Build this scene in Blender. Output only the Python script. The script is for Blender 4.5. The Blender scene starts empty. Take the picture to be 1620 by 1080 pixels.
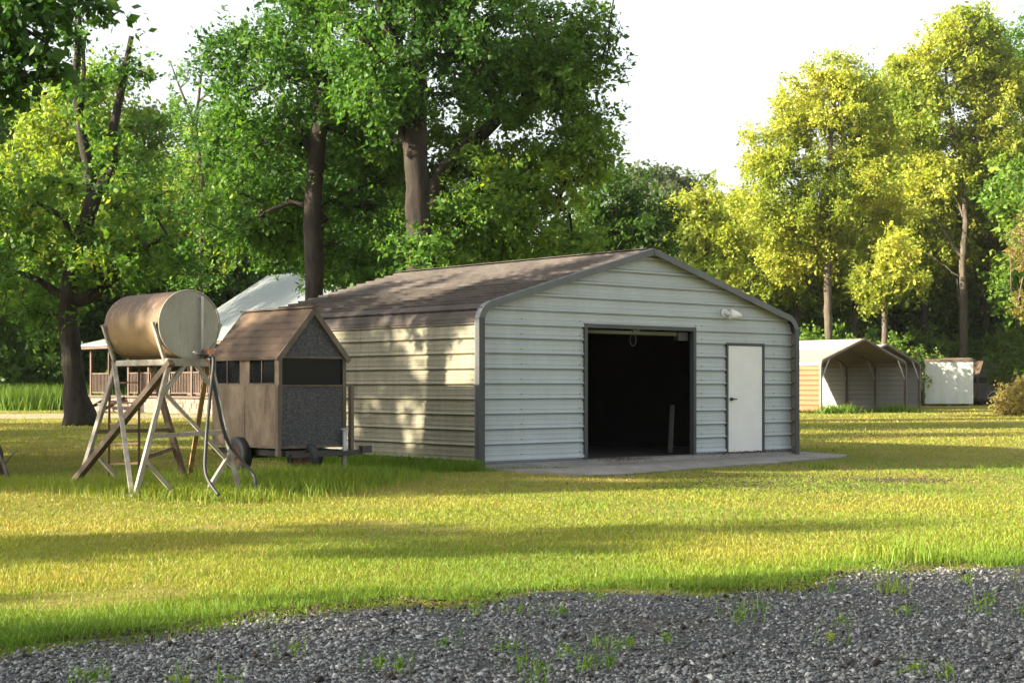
import bpy, math, random
import numpy as np
from mathutils import Vector, Matrix, Quaternion

# ------------------------------------------------------------------ camera, sky, sun, exposure
F, CX, HY, CH = 2420.0, 810.0, 610.0, 1.25          # focal length in photo pixels, centre, horizon row, eye height
scn = bpy.context.scene
col = scn.collection
cam_d = bpy.data.cameras.new('camera'); cam = bpy.data.objects.new('camera', cam_d); col.objects.link(cam)
cam.location = (0, 0, CH); cam.rotation_euler = (math.radians(90), 0, 0)
cam_d.sensor_width = 36; cam_d.lens = F/1620*36; cam_d.shift_y = (HY-540)/1620
cam_d.clip_start = 0.1; cam_d.clip_end = 2000
scn.camera = cam

SUN_AZ, SUN_EL = math.radians(-108), math.radians(20)   # azimuth clockwise from +Y
sdir = Vector((math.sin(SUN_AZ)*math.cos(SUN_EL), math.cos(SUN_AZ)*math.cos(SUN_EL), math.sin(SUN_EL)))
wd = bpy.data.worlds.new('World'); scn.world = wd; wd.use_nodes = True
nt = wd.node_tree; nt.nodes.clear()
sky = nt.nodes.new('ShaderNodeTexSky'); sky.sky_type = 'NISHITA'; sky.sun_disc = False
sky.sun_elevation = SUN_EL; sky.sun_rotation = SUN_AZ
sky.air_density = 1.2; sky.dust_density = 4.0; sky.ozone_density = 1.0
hs = nt.nodes.new('ShaderNodeHueSaturation'); hs.inputs['Saturation'].default_value = 0.30
bg = nt.nodes.new('ShaderNodeBackground'); bg.inputs['Strength'].default_value = 0.10
wo = nt.nodes.new('ShaderNodeOutputWorld')
nt.links.new(sky.outputs[0], hs.inputs['Color']); nt.links.new(hs.outputs[0], bg.inputs['Color']); nt.links.new(bg.outputs[0], wo.inputs[0])
sl = bpy.data.lights.new('sun', 'SUN'); sl.energy = 5.0; sl.angle = math.radians(0.55); sl.color = (1.0, 0.87, 0.66)
so = bpy.data.objects.new('sun', sl); col.objects.link(so); so.rotation_euler = sdir.to_track_quat('Z', 'Y').to_euler()
vs = scn.view_settings; vs.view_transform = 'Standard'; vs.look = 'None'; vs.gamma = 1.0; vs.exposure = 2.1; vs.use_curve_mapping = False
scn.render.engine = 'CYCLES'
cy = scn.cycles; cy.max_bounces = 7; cy.diffuse_bounces = 4; cy.glossy_bounces = 3; cy.transmission_bounces = 5; cy.caustics_reflective = False; cy.caustics_refractive = False
cy.use_denoising = True

# ------------------------------------------------------------------ helpers
R = random.Random(7)
NR = np.random.default_rng(11)
def P(px, py, Y): return Vector(((px-CX)/F*Y, Y, CH-(py-HY)/F*Y))
A0 = math.radians(49.1)
T = Vector((math.sin(A0), math.cos(A0), 0)); U = Vector((-math.cos(A0), math.sin(A0), 0)); N = -U; Z = Vector((0, 0, 1))
BC = Vector((-0.47, 22.6, 0.0))                      # near left corner of the barn
def sstep(a, b, x):
    t = np.clip((x-a)/(b-a), 0, 1); return t*t*(3-2*t)
def gz(x, y):
    x = np.asarray(x, float); y = np.asarray(y, float)
    d = (x-BC.x)*N.x+(y-BC.y)*N.y
    return -0.12*sstep(0.1, 2.5, d)+0.018*np.sin(x*0.55+1.3)*np.sin(y*0.43)*sstep(0.3, 2, np.abs(d-0.4))*sstep(90, 40, y)
def gzf(x, y): return float(gz(x, y))

def tag(o, label=None, cat=None, group=None, kind=None):
    if label: o['label'] = label
    if cat: o['category'] = cat
    if group: o['group'] = group
    if kind: o['kind'] = kind
    return o
def empty(name, loc, label=None, cat=None, group=None):
    o = bpy.data.objects.new(name, None); o.empty_display_size = 0.2; o.location = loc; col.objects.link(o)
    return tag(o, label, cat, group)
def wloc(o):
    v = Vector((0, 0, 0))
    while o is not None: v = v+o.location; o = o.parent
    return v
class MB:
    def __init__(s): s.v = []; s.f = []; s.sm = []
    def add(s, vs_, fs, smooth=False):
        b = len(s.v); s.v += [tuple(p) for p in vs_]; s.f += [tuple(i+b for i in f) for f in fs]; s.sm += [smooth]*len(fs); return s
    def box(s, o, ax, ay, az):                         # corner o and three edge vectors
        o = Vector(o); ax = Vector(ax); ay = Vector(ay); az = Vector(az)
        vs_ = [o, o+ax, o+ax+ay, o+ay, o+az, o+ax+az, o+ax+ay+az, o+ay+az]
        return s.add(vs_, [(0, 3, 2, 1), (4, 5, 6, 7), (0, 1, 5, 4), (1, 2, 6, 5), (2, 3, 7, 6), (3, 0, 4, 7)])
    def cbox(s, c, ax, ay, az):
        c = Vector(c); ax = Vector(ax); ay = Vector(ay); az = Vector(az)
        return s.box(c-(ax+ay+az)/2, ax, ay, az)
    def beam(s, p, q, w, h, up=Z):
        p = Vector(p); q = Vector(q); d = q-p; a = d.cross(Vector(up))
        if a.length < 1e-5: a = d.cross(Vector((1, 0, 0)))
        a.normalize(); b = a.cross(d).normalized()
        return s.box(p-a*w/2-b*h/2, a*w, b*h, d)
    def tube(s, pts, r, n=8, caps=True, smooth=True, jit=0, rng=None):
        pts = [Vector(p) for p in pts]; rr = r if isinstance(r, (list, tuple)) else [r]*len(pts)
        base = len(s.v); ref = None
        for i, p in enumerate(pts):
            d = (pts[min(i+1, len(pts)-1)]-pts[max(i-1, 0)])
            d = d.normalized() if d.length > 1e-9 else Z
            if ref is None:
                ref = d.orthogonal().normalized()
            ref = (ref-d*ref.dot(d)).normalized(); b = d.cross(ref)
            for k in range(n):
                a = 2*math.pi*k/n; q = rr[i]*(1+(jit*(rng.random()-0.5) if jit else 0))
                s.v.append(tuple(p+ref*math.cos(a)*q+b*math.sin(a)*q))
        for i in range(len(pts)-1):
            for k in range(n):
                a = base+i*n+k; b2 = base+i*n+(k+1) % n
                s.f.append((a, b2, b2+n, a+n)); s.sm.append(smooth)
        if caps:
            s.f.append(tuple(base+k for k in range(n))[::-1]); s.sm.append(False)
            s.f.append(tuple(base+(len(pts)-1)*n+k for k in range(n))); s.sm.append(False)
        return s
    def cyl(s, p, q, r, n=12, r2=None): return s.tube([p, q], [r, r if r2 is None else r2], n)
    def build(s, name, mat, parent=None):
        o0 = wloc(parent) if parent else Vector((0, 0, 0))
        me = bpy.data.meshes.new(name); me.from_pydata([(v[0]-o0.x, v[1]-o0.y, v[2]-o0.z) for v in s.v], [], s.f)
        me.polygons.foreach_set('use_smooth', s.sm); me.materials.append(mat); me.update()
        o = bpy.data.objects.new(name, me); col.objects.link(o); o.parent = parent
        return o
def arr_mesh(name, V, nper, tint=None, mat=None, faces=None):
    """V (n,nper,3): one polygon for each row; or V (m,3) with faces (k,nper)."""
    me = bpy.data.meshes.new(name)
    if faces is None:
        n = V.shape[0]; co = V.reshape(-1, 3); idx = np.arange(n*nper, dtype=np.int32)
    else:
        co = V; n = faces.shape[0]; idx = faces.reshape(-1).astype(np.int32)
    me.vertices.add(len(co)); me.vertices.foreach_set('co', np.ascontiguousarray(co, dtype=np.float32).ravel())
    me.loops.add(n*nper); me.loops.foreach_set('vertex_index', idx)
    me.polygons.add(n); me.polygons.foreach_set('loop_start', np.arange(n, dtype=np.int32)*nper)
    if tint is not None:
        a = me.attributes.new('tint', 'FLOAT', 'POINT'); a.data.foreach_set('value', np.ascontiguousarray(tint, dtype=np.float32))
    me.materials.append(mat); me.update(calc_edges=True)
    return me
def link(name, me, parent=None, loc=(0, 0, 0)):
    o = bpy.data.objects.new(name, me); col.objects.link(o); o.parent = parent; o.location = loc; return o

# ------------------------------------------------------------------ materials
def nodes(name):
    m = bpy.data.materials.new(name); m.use_nodes = True; t = m.node_tree
    return m, t, t.nodes['Principled BSDF'], t.nodes['Material Output']
def ramp(t, stops):
    r = t.nodes.new('ShaderNodeValToRGB'); e = r.color_ramp.elements
    while len(e) < len(stops): e.new(0.5)
    for k, (p, c) in zip(e, stops):
        k.position = p; k.color = (*c, 1) if len(c) == 3 else c
    return r
def noise(t, scale, detail=5, rough=0.6, stretch=(1, 1, 1), coord='Object'):
    tc = t.nodes.new('ShaderNodeTexCoord'); mp = t.nodes.new('ShaderNodeMapping'); mp.inputs['Scale'].default_value = stretch
    n = t.nodes.new('ShaderNodeTexNoise'); n.inputs['Scale'].default_value = scale; n.inputs['Detail'].default_value = detail; n.inputs['Roughness'].default_value = rough
    t.links.new(tc.outputs[coord], mp.inputs[0]); t.links.new(mp.outputs[0], n.inputs['Vector']); return n
def mix(t, fac, a, b, mode='MIX'):
    m = t.nodes.new('ShaderNodeMix'); m.data_type = 'RGBA'; m.blend_type = mode
    for sck, v in ((m.inputs['Factor'], fac), (m.inputs['A'], a), (m.inputs['B'], b)):
        sck = sck if sck.enabled else sck
        if hasattr(v, 'links') or hasattr(v, 'is_output'): t.links.new(v, sck)
    return m
def mixc(t, fac, a, b, mode='MIX'):
    m = t.nodes.new('ShaderNodeMix'); m.data_type = 'RGBA'; m.blend_type = mode
    def put(sock, v):
        if isinstance(v, bpy.types.NodeSocket): t.links.new(v, sock)
        elif isinstance(v, (int, float)): sock.default_value = v
        else: sock.default_value = (*v, 1)
    put(m.inputs[0], fac); put(m.inputs[6], a); put(m.inputs[7], b)
    return m.outputs[2]
def bump(t, bs, height, strength=0.3, dist=0.01):
    b = t.nodes.new('ShaderNodeBump'); b.inputs['Strength'].default_value = strength; b.inputs['Distance'].default_value = dist
    t.links.new(height, b.inputs['Height']); t.links.new(b.outputs[0], bs.inputs['Normal'])
def plain(name, c, rough=0.6, metal=0.0, var=0.25, scale=3.0, bmp=0.15, c2=None, stretch=(1, 1, 1), spec=0.5, lo=0.35, hi=0.7):
    m, t, bs, out = nodes(name)
    n = noise(t, scale, 6, 0.65, stretch)
    c2 = c2 or tuple(x*(1-var) for x in c)
    r = ramp(t, [(lo, c2), (hi, c)]); t.links.new(n.outputs[0], r.inputs[0])
    n2 = noise(t, scale*14, 3, 0.6, stretch)
    cc = mixc(t, 0.25, r.outputs[0], n2.outputs[0], 'OVERLAY')
    t.links.new(cc, bs.inputs['Base Color']); bs.inputs['Roughness'].default_value = rough; bs.inputs['Metallic'].default_value = metal
    bs.inputs['Specular IOR Level'].default_value = spec
    if bmp: bump(t, bs, n2.outputs[0], bmp, 0.01)
    return m
def leafmat(name, stops, trans=0.5, tcol=(1.2, 1.2, 0.5)):
    m, t, bs, out = nodes(name)
    a = t.nodes.new('ShaderNodeAttribute'); a.attribute_name = 'tint'
    r = ramp(t, stops); t.links.new(a.outputs['Fac'], r.inputs[0])
    t.links.new(r.outputs[0], bs.inputs['Base Color']); bs.inputs['Roughness'].default_value = 0.55; bs.inputs['Specular IOR Level'].default_value = 0.3
    tr = t.nodes.new('ShaderNodeBsdfTranslucent')
    t.links.new(mixc(t, 1.0, r.outputs[0], tcol, 'MULTIPLY'), tr.inputs['Color'])
    ms = t.nodes.new('ShaderNodeMixShader'); ms.inputs[0].default_value = trans
    t.links.new(bs.outputs[0], ms.inputs[1]); t.links.new(tr.outputs[0], ms.inputs[2]); t.links.new(ms.outputs[0], out.inputs[0])
    return m
def tintmat(name, stops, rough=0.8):
    m, t, bs, out = nodes(name)
    a = t.nodes.new('ShaderNodeAttribute'); a.attribute_name = 'tint'
    r = ramp(t, stops); t.links.new(a.outputs['Fac'], r.inputs[0]); t.links.new(r.outputs[0], bs.inputs['Base Color'])
    bs.inputs['Roughness'].default_value = rough; bs.inputs['Specular IOR Level'].default_value = 0.3
    return m
def barkmat(name, c, c2, moss_c=(0.10, 0.09, 0.06)):
    m, t, bs, out = nodes(name)
    n = noise(t, 7, 7, 0.7, (1, 1, 0.16)); n2 = noise(t, 1.1, 3, 0.5)
    r = ramp(t, [(0.35, c2), (0.62, c)]); t.links.new(n.outputs[0], r.inputs[0])
    moss = ramp(t, [(0.5, (0, 0, 0)), (0.7, (1, 1, 1))]); t.links.new(n2.outputs[0], moss.inputs[0])
    mf = t.nodes.new('ShaderNodeMath'); mf.operation = 'MULTIPLY'; mf.inputs[1].default_value = 0.5; t.links.new(moss.outputs[0], mf.inputs[0])
    t.links.new(mixc(t, mf.outputs[0], r.outputs[0], moss_c), bs.inputs['Base Color'])
    bs.inputs['Roughness'].default_value = 0.9; bs.inputs['Specular IOR Level'].default_value = 0.2
    bump(t, bs, n.outputs[0], 0.9, 0.05)
    return m
M = {}
def steel(name, c, dirt, amt, rough=0.42, streak=(1, 1, 0.25), metal=0.1, spec=0.35):
    m, t, bs, out = nodes(name)
    n = noise(t, 1.6, 6, 0.65, streak); n2 = noise(t, 9, 5, 0.7, (1, 1, 0.12)); n3 = noise(t, 60, 3, 0.6)
    r = ramp(t, [(0.40, (0, 0, 0)), (0.72, (1, 1, 1))]); t.links.new(n.outputs[0], r.inputs[0])
    r2 = ramp(t, [(0.45, (0, 0, 0)), (0.75, (1, 1, 1))]); t.links.new(n2.outputs[0], r2.inputs[0])
    mu = t.nodes.new('ShaderNodeMath'); mu.operation = 'MULTIPLY'; mu.inputs[1].default_value = amt; t.links.new(r.outputs[0], mu.inputs[0])
    mu2 = t.nodes.new('ShaderNodeMath'); mu2.operation = 'MULTIPLY'; mu2.inputs[1].default_value = amt*0.6; t.links.new(r2.outputs[0], mu2.inputs[0])
    c1 = mixc(t, mu.outputs[0], c, dirt); c1 = mixc(t, mu2.outputs[0], c1, dirt)
    t.links.new(c1, bs.inputs['Base Color']); bs.inputs['Metallic'].default_value = metal
    rr = t.nodes.new('ShaderNodeMapRange'); rr.inputs[3].default_value = rough-0.08; rr.inputs[4].default_value = rough+0.2
    t.links.new(n.outputs[0], rr.inputs[0]); t.links.new(rr.outputs[0], bs.inputs['Roughness'])
    nw = noise(t, 2.2, 2, 0.5); ad_ = t.nodes.new('ShaderNodeMath'); ad_.operation = 'MULTIPLY_ADD'; ad_.inputs[1].default_value = 0.04; t.links.new(n3.outputs[0], ad_.inputs[0]); t.links.new(nw.outputs[0], ad_.inputs[2])
    bump(t, bs, ad_.outputs[0], 0.5, 0.03); bs.inputs['Specular IOR Level'].default_value = spec
    return m
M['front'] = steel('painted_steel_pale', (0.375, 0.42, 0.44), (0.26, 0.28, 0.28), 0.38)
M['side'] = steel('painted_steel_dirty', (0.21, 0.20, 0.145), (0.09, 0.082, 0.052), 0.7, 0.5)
M['roof'] = steel('weathered_roof_steel', (0.074, 0.063, 0.056), (0.026, 0.023, 0.021), 0.8, 0.7, (1, 1, 1), 0.0, 0.15)
M['inner'] = plain('bare_sheet_inside', (0.10, 0.10, 0.095), 0.7)
M['trim'] = steel('dark_trim_steel', (0.050, 0.056, 0.060), (0.03, 0.03, 0.03), 0.4, 0.4)
M['rake'] = steel('grey_trim_steel', (0.105, 0.118, 0.122), (0.06, 0.06, 0.06), 0.5, 0.4)
M['door'] = plain('white_door_paint', (0.66, 0.67, 0.66), 0.5, var=0.08, bmp=0.03)
M['black'] = plain('black_rubber', (0.018, 0.018, 0.018), 0.6)
M['darkmetal'] = plain('dark_metal', (0.05, 0.048, 0.045), 0.5, 0.3)
M['rust'] = plain('rusty_steel', (0.13, 0.065, 0.03), 0.8, c2=(0.06, 0.03, 0.018), scale=8)
M['galv'] = plain('galvanised_tube', (0.42, 0.43, 0.42), 0.45, 0.3)
M['white'] = plain('white_plastic', (0.72, 0.72, 0.70), 0.45, var=0.1)
M['concrete'] = plain('weathered_concrete', (0.25, 0.235, 0.215), 0.9, c2=(0.15, 0.14, 0.125), scale=2.5, bmp=0.4)
M['wood'] = plain('grey_wood', (0.15, 0.12, 0.09), 0.85, c2=(0.08, 0.062, 0.045), scale=5, stretch=(1, 1, 0.2))
M['bark'] = barkmat('bark_brown', (0.075, 0.056, 0.04), (0.022, 0.016, 0.012))
M['barkshade'] = barkmat('bark_shaded', (0.038, 0.030, 0.024), (0.012, 0.010, 0.008), (0.06, 0.058, 0.04))  # darker bark copy, the shade on the trunks put into its colour
M['barkgrey'] = barkmat('bark_grey', (0.125, 0.105, 0.08), (0.055, 0.044, 0.033))
M['deadtwig'] = plain('dead_twigs', (0.14, 0.095, 0.065), 0.9)
LG = [(0.0, (0.022, 0.062, 0.013)), (0.45, (0.060, 0.155, 0.024)), (0.8, (0.125, 0.235, 0.034)), (1.0, (0.26, 0.31, 0.04))]
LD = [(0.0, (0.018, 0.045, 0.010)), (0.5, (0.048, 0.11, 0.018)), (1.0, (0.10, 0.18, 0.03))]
LY = [(0.0, (0.085, 0.155, 0.018)), (0.4, (0.205, 0.27, 0.034)), (0.8, (0.35, 0.37, 0.052)), (1.0, (0.46, 0.43, 0.07))]
LM = [(0.0, (0.050, 0.12, 0.018)), (0.5, (0.125, 0.235, 0.032)), (1.0, (0.30, 0.35, 0.045))]
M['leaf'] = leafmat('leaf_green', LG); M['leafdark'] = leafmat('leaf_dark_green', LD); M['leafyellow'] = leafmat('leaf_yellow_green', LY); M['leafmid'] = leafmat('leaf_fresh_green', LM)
M['leaffar'] = leafmat('leaf_far_hazed', [(0.0, (0.05, 0.075, 0.04)), (1.0, (0.13, 0.16, 0.08))])  # distant haze put into this greyer leaf colour

# ------------------------------------------------------------------ ground
def ground_mat():
    m, t, bs, out = nodes('lawn_soil')
    n = noise(t, 0.35, 6, 0.6); n2 = noise(t, 5, 8, 0.75); n3 = noise(t, 45, 4, 0.7)
    r = ramp(t, [(0.36, (0.11, 0.135, 0.022)), (0.52, (0.19, 0.175, 0.035)), (0.66, (0.29, 0.215, 0.075))]); t.links.new(n.outputs[0], r.inputs[0])
    r2 = ramp(t, [(0.3, (0.08, 0.085, 0.018)), (0.7, (0.30, 0.25, 0.07))]); t.links.new(n2.outputs[0], r2.inputs[0])
    c = mixc(t, 0.45, r.outputs[0], r2.outputs[0]); c = mixc(t, 0.5, c, n3.outputs[0], 'OVERLAY')
    t.links.new(c, bs.inputs['Base Color']); bs.inputs['Roughness'].default_value = 0.95; bs.inputs['Specular IOR Level'].default_value = 0.1
    bump(t, bs, n3.outputs[0], 0.8, 0.04)
    return m
def axis(brk):
    out = []
    for a, b, st in brk: out += list(np.arange(a, b, st))
    return np.array(out+[brk[-1][1]])
xs = axis([(-220, -80, 20), (-80, -20, 4), (-20, 20, 0.5), (20, 80, 4), (80, 220, 20)])
ys = axis([(-60, 0, 6), (0, 40, 0.5), (40, 140, 4), (140, 260, 20)])
GX, GY = np.meshgrid(xs, ys); GZ = gz(GX, GY)
nx, ny = len(xs), len(ys); ii = np.arange(nx*ny).reshape(ny, nx)
quads = np.stack([ii[:-1, :-1], ii[:-1, 1:], ii[1:, 1:], ii[1:, :-1]], -1).reshape(-1, 4)
me = arr_mesh('ground', np.stack([GX, GY, GZ], -1).reshape(-1, 3), 4, None, ground_mat(), quads)
tag(link('ground', me), 'mown lawn ground with green and dry patches', kind='structure')

GBX = np.array([-9, -6, -4, -2.67, -2.12, -1.68, -1.2, -0.69, -0.126, 0.385, 0.99, 1.455, 1.93, 2.43, 3.1, 3.96, 6, 9])
GBY = np.array([4.0, 5.6, 7.2, 7.99, 8.43, 8.84, 9.42, 9.81, 10.1, 10.36, 10.4, 10.4, 10.65, 11.3, 11.7, 11.84, 12.3, 12.9])
def gb(x): return np.interp(x, GBX, GBY)+0.10*np.sin(np.asarray(x)*3.1)+0.06*np.sin(np.asarray(x)*7.7+1)
def gravel_mat():
    m, t, bs, out = nodes('gravel_bed')
    n = noise(t, 38, 5, 0.7); n2 = noise(t, 1.3, 4, 0.6)
    r = ramp(t, [(0.35, (0.020, 0.021, 0.022)), (0.65, (0.095, 0.10, 0.105))]); t.links.new(n.outputs[0], r.inputs[0])
    r2 = ramp(t, [(0.5, (0, 0, 0)), (0.75, (0.7, 0.7, 0.7))]); t.links.new(n2.outputs[0], r2.inputs[0])
    t.links.new(mixc(t, r2.outputs[0], r.outputs[0], (0.10, 0.075, 0.05)), bs.inputs['Base Color']); bs.inputs['Roughness'].default_value = 0.95
    bump(t, bs, n.outputs[0], 1.0, 0.05)
    return m
vs_, fs_ = [], []
gx = np.linspace(-9, 9, 121)
for i, x in enumerate(gx):
    for k in range(13):
        y = -2+(float(gb(x))-0.22+0.14*math.sin(x*5.3)+2)*k/12
        vs_.append((x, y, gzf(x, y)+0.006))
for i in range(120):
    for k in range(12):
        a = i*13+k; fs_.append((a, a+13, a+14, a+1))
b = MB(); b.add(vs_, fs_); o = b.build('gravel_drive', gravel_mat()); tag(o, 'blue grey crushed stone drive in the foreground', kind='structure')

pv, pf = [], []
for i, x in enumerate(np.linspace(-75, -9, 90)):
    c0 = 63+0.04*(x+9)+1.0*math.sin(x*0.21); w0 = 5.0*min(1, (-8.5-x)/8)+0.8*math.sin(x*0.9)*min(1, (-8.5-x)/8)+0.05
    for k in range(5):
        y = c0+(k/4-0.5)*2*w0; pv.append((x, y, gzf(x, y)+0.006))
for i in range(89):
    for k in range(4): a = i*5+k; pf.append((a, a+5, a+6, a+1))
b = MB(); b.add(pv, pf); o = b.build('dirt_path', plain('pale_dirt', (0.30, 0.235, 0.15), 0.95, c2=(0.19, 0.16, 0.075), scale=0.5)); tag(o, 'pale worn dirt path across the lawn towards the cabin', kind='structure')

# ------------------------------------------------------------------ ribbed steel shells
RIB = 0.2286
def ribs_on(length, off=0.0):
    """profile (a, h) along a sheet stack of given length; h is the relief"""
    pts = [(0.0, 0.0)]
    k = 0
    while True:
        base = off+k*RIB
        if base-0.046 > length: break
        for a, h in ((-0.050, 0), (-0.044, -0.018), (-0.020, -0.018), (-0.018, 0.028), (0.008, 0.028), (0.036, 0), (RIB/3-0.014, 0), (RIB/3-0.006, 0.0035), (RIB/3+0.006, 0.0035), (RIB/3+0.014, 0), (2*RIB/3-0.014, 0), (2*RIB/3-0.006, 0.0035), (2*RIB/3+0.006, 0.0035), (2*RIB/3+0.014, 0)):
            if pts[-1][0]+0.002 < base+a < length-0.002: pts.append((base+a, h))
        k += 1
    pts.append((length, 0.0)); return pts
def path_sample(path):
    cum = [0]
    for a, b in zip(path, path[1:]): cum.append(cum[-1]+math.hypot(b[0]-a[0], b[1]-a[1]))
    def at(d):
        d = min(max(d, 0), cum[-1])
        for i in range(len(path)-1):
            if d <= cum[i+1] or i == len(path)-2:
                q = (d-cum[i])/(cum[i+1]-cum[i]); a, b = path[i], path[i+1]
                tx, tz = (b[0]-a[0]), (b[1]-a[1]); l = math.hypot(tx, tz); tx /= l; tz /= l
                return a[0]+(b[0]-a[0])*q, a[1]+(b[1]-a[1])*q, -tz, tx      # point and outward normal for a path running left base > ridge
    return at, cum[-1]
def half_path(eave, peak, w, rad=0.30):
    """left base (0,0) up the wall, round the eave, up to the ridge (w/2, peak)"""
    sl = math.atan2(peak-eave, w/2); tl = rad*math.tan((math.pi/2-sl)/2)
    p = [(0, 0), (0, eave-tl)]
    for k in range(1, 9):
        a = (math.pi/2-sl)*k/8
        p.append((rad-rad*math.cos(a), eave-tl+rad*math.sin(a)))
    p.append((w/2, peak)); return p
def shell_sheets(parent, O, t, u, w, eave, peak, length, mats, z0=0.0, off=0.13, sheet=4, name='roof_sheet', wname='siding_sheet', side=(-1, 1), start=0.0, seams=(), jx=0.0):
    hp = half_path(eave, peak, w); at, tot = path_sample(hp)
    prof = ribs_on(tot, off)
    wall_l = eave-0.30*math.tan((math.pi/2-math.atan2(peak-eave, w/2))/2)
    cuts = [start]
    d = off+sheet*RIB-0.05
    while d < tot-0.3:
        if d > start+0.3: cuts.append(d)
        d += sheet*RIB
    cuts = [c for c in cuts if abs(c-wall_l) > 0.25]+[wall_l]; cuts.append(tot); cuts.sort()
    for sd in side:
        for ci in range(len(cuts)-1):
            a, bb = cuts[ci], cuts[ci+1]
            pp = [(a, np.interp(a, [q[0] for q in prof], [q[1] for q in prof]))]+[q for q in prof if a+0.001 < q[0] < bb-0.001]+[(bb, 0.0)]
            ue = [0.0]+list(seams)+[length]
            for ki in range(len(ue)-1):
                vs2 = []; lift = 0.002*((ci+ki) % 2)
                for dd, h in pp:
                    x, z, nx_, nz_ = at(dd)
                    hh = h+lift
                    x2, z2 = x+nx_*hh, z+nz_*hh
                    s_ = x2 if sd < 0 else w-x2
                    for uu in (ue[ki], ue[ki+1]): vs2.append(O+t*s_+u*uu+Z*(z2+z0))
                fs2 = [(2*i, 2*i+1, 2*i+3, 2*i+2) if sd > 0 else (2*i, 2*i+2, 2*i+3, 2*i+1) for i in range(len(pp)-1)]
                isroof = (a+bb)/2 > wall_l
                mb = MB(); mb.add(vs2, fs2)
                mb.build(name if isroof else wname, mats['roof' if isroof else 'side'], parent)
def gable_fn(eave, peak, w, inset=0.0):
    hp = half_path(eave, peak, w)
    zz = [p[1] for p in hp]; xx = [p[0] for p in hp]
    return lambda z: float(np.interp(z, zz, xx))+inset
def wall_sheets(parent, O, t, n, w, eave, peak, holes, mat, z0, off=0.03, sheet=4, inset=0.01, name='siding_sheet'):
    """gable end wall of horizontal ribbed sheets with rectangular holes [(s0,s1,ztop)]"""
    g = gable_fn(eave, peak, w, inset)
    top = peak-0.02; prof = ribs_on(top-z0, off)
    cuts = [0.0]; d = off+sheet*RIB-0.05
    while d < top-z0-0.2: cuts.append(d); d += sheet*RIB
    cuts.append(top-z0)
    for h in holes: cuts.append(h[2]-z0)
    cuts = sorted(set(cuts))
    pz = [q[0] for q in prof]; ph = [q[1] for q in prof]
    for a, bb in zip(cuts, cuts[1:]):
        if bb-a < 0.01: continue
        act = [h for h in holes if h[2]-z0 > a+0.001]
        ed = [None]
        for h in sorted(act): ed += [h[0], h[1]]
        ed.append(None)
        pp = [(a, float(np.interp(a, pz, ph)))]+[q for q in prof if a+0.001 < q[0] < bb-0.001]+[(bb, float(np.interp(bb, pz, ph)))]
        for i in range(0, len(ed), 2):
            vs2 = []
            for dd, h in pp:
                z = z0+dd; gl = g(z)
                l = gl if ed[i] is None else max(ed[i], gl); r = w-gl if ed[i+1] is None else min(ed[i+1], w-gl)
                for s_ in (l, r): vs2.append(O+t*s_+n*h+Z*z)
            mb = MB(); mb.add(vs2, [(2*k, 2*k+1, 2*k+3, 2*k+2) for k in range(len(pp)-1)])
            mb.build(name, mat, parent)
def rake_trim(mb, O, t, u, w, eave, peak, face=0.115, back=0.10, out=0.028, z0=0.0, upto=None):
    hp = half_path(eave, peak, w); at, tot = path_sample(hp)
    ds = [0, hp[1][1]]+[hp[1][1]+(i+1)*0.05 for i in range(8)]; ds = [d for d in ds if d < tot]+[tot]
    ds = sorted(set(np.round(ds, 4)))
    prof = []
    for d in ds:
        x, z, nx_, nz_ = at(d); prof.append((x, z, nx_, nz_))
    pr = [(x, z, nx_, nz_) for x, z, nx_, nz_ in prof]+[(w-x, z, -nx_, nz_) for x, z, nx_, nz_ in prof[::-1]]
    vs2 = []
    for x, z, nx_, nz_ in pr:
        oo = (x+nx_*out, z+nz_*out); inn = (x-nx_*(face-out), z-nz_*(face-out))
        for (a, c), uu in ((inn, 0.0), (inn, -0.012), (oo, -0.012), (oo, back)):
            vs2.append(O+t*a+u*uu+Z*(max(c, 0)+z0))
    fs2 = []
    for i in range(len(pr)-1):
        for k in range(3): fs2.append((4*i+k, 4*i+4+k, 4*i+5+k, 4*i+1+k))
    mb.add(vs2, fs2)

# ------------------------------------------------------------------ the big barn
BW, BE, BP, BL, REC = 7.4, 2.42, 3.47, 7.0, 0.14
barn = empty('metal_barn', BC, 'large pale grey ribbed metal barn with open doorway and brown roof', 'barn')
def W(s, uu, z): return BC+T*s+U*uu+Z*z
bside = empty('side_and_roof', BC); bside.parent = barn; bside.location = (0, 0, 0)
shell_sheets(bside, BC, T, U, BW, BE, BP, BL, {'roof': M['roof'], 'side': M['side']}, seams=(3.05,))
bfront = empty('front_wall', BC); bfront.parent = barn; bfront.location = (0, 0, 0)
OP = (2.30, 4.77, 2.17); DR = (5.66, 6.58, 1.95); SLB = 0.09
wall_sheets(bfront, W(0, REC, 0), T, N, BW, BE, BP, [OP, DR], M['front'], SLB+0.004, off=0.045)
bback = empty('back_wall', BC); bback.parent = barn; bback.location = (0, 0, 0)
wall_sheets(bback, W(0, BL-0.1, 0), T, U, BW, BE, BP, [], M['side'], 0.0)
mb = MB(); rake_trim(mb, BC, T, U, BW, BE, BP, face=0.105); mb.build('rake_trim', M['rake'], barn)
for s_ in (0.0, BW):
    mb = MB(); sg = 1 if s_ == 0 else -1
    mb.box(W(s_-0.034*sg, -0.018, 0), T*0.112*sg, U*0.012, Z*(BE-0.16)); mb.box(W(s_-0.034*sg, -0.006, 0), T*0.010*sg, U*0.075, Z*(BE-0.16))
    mb.build('corner_trim', M['trim'], barn)
mb = MB(); mb.beam(W(BW/2, 0.1, BP+0.03), W(BW/2, BL, BP+0.03), 0.16, 0.012); mb.build('ridge_cap', M['roof'], barn)
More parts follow.
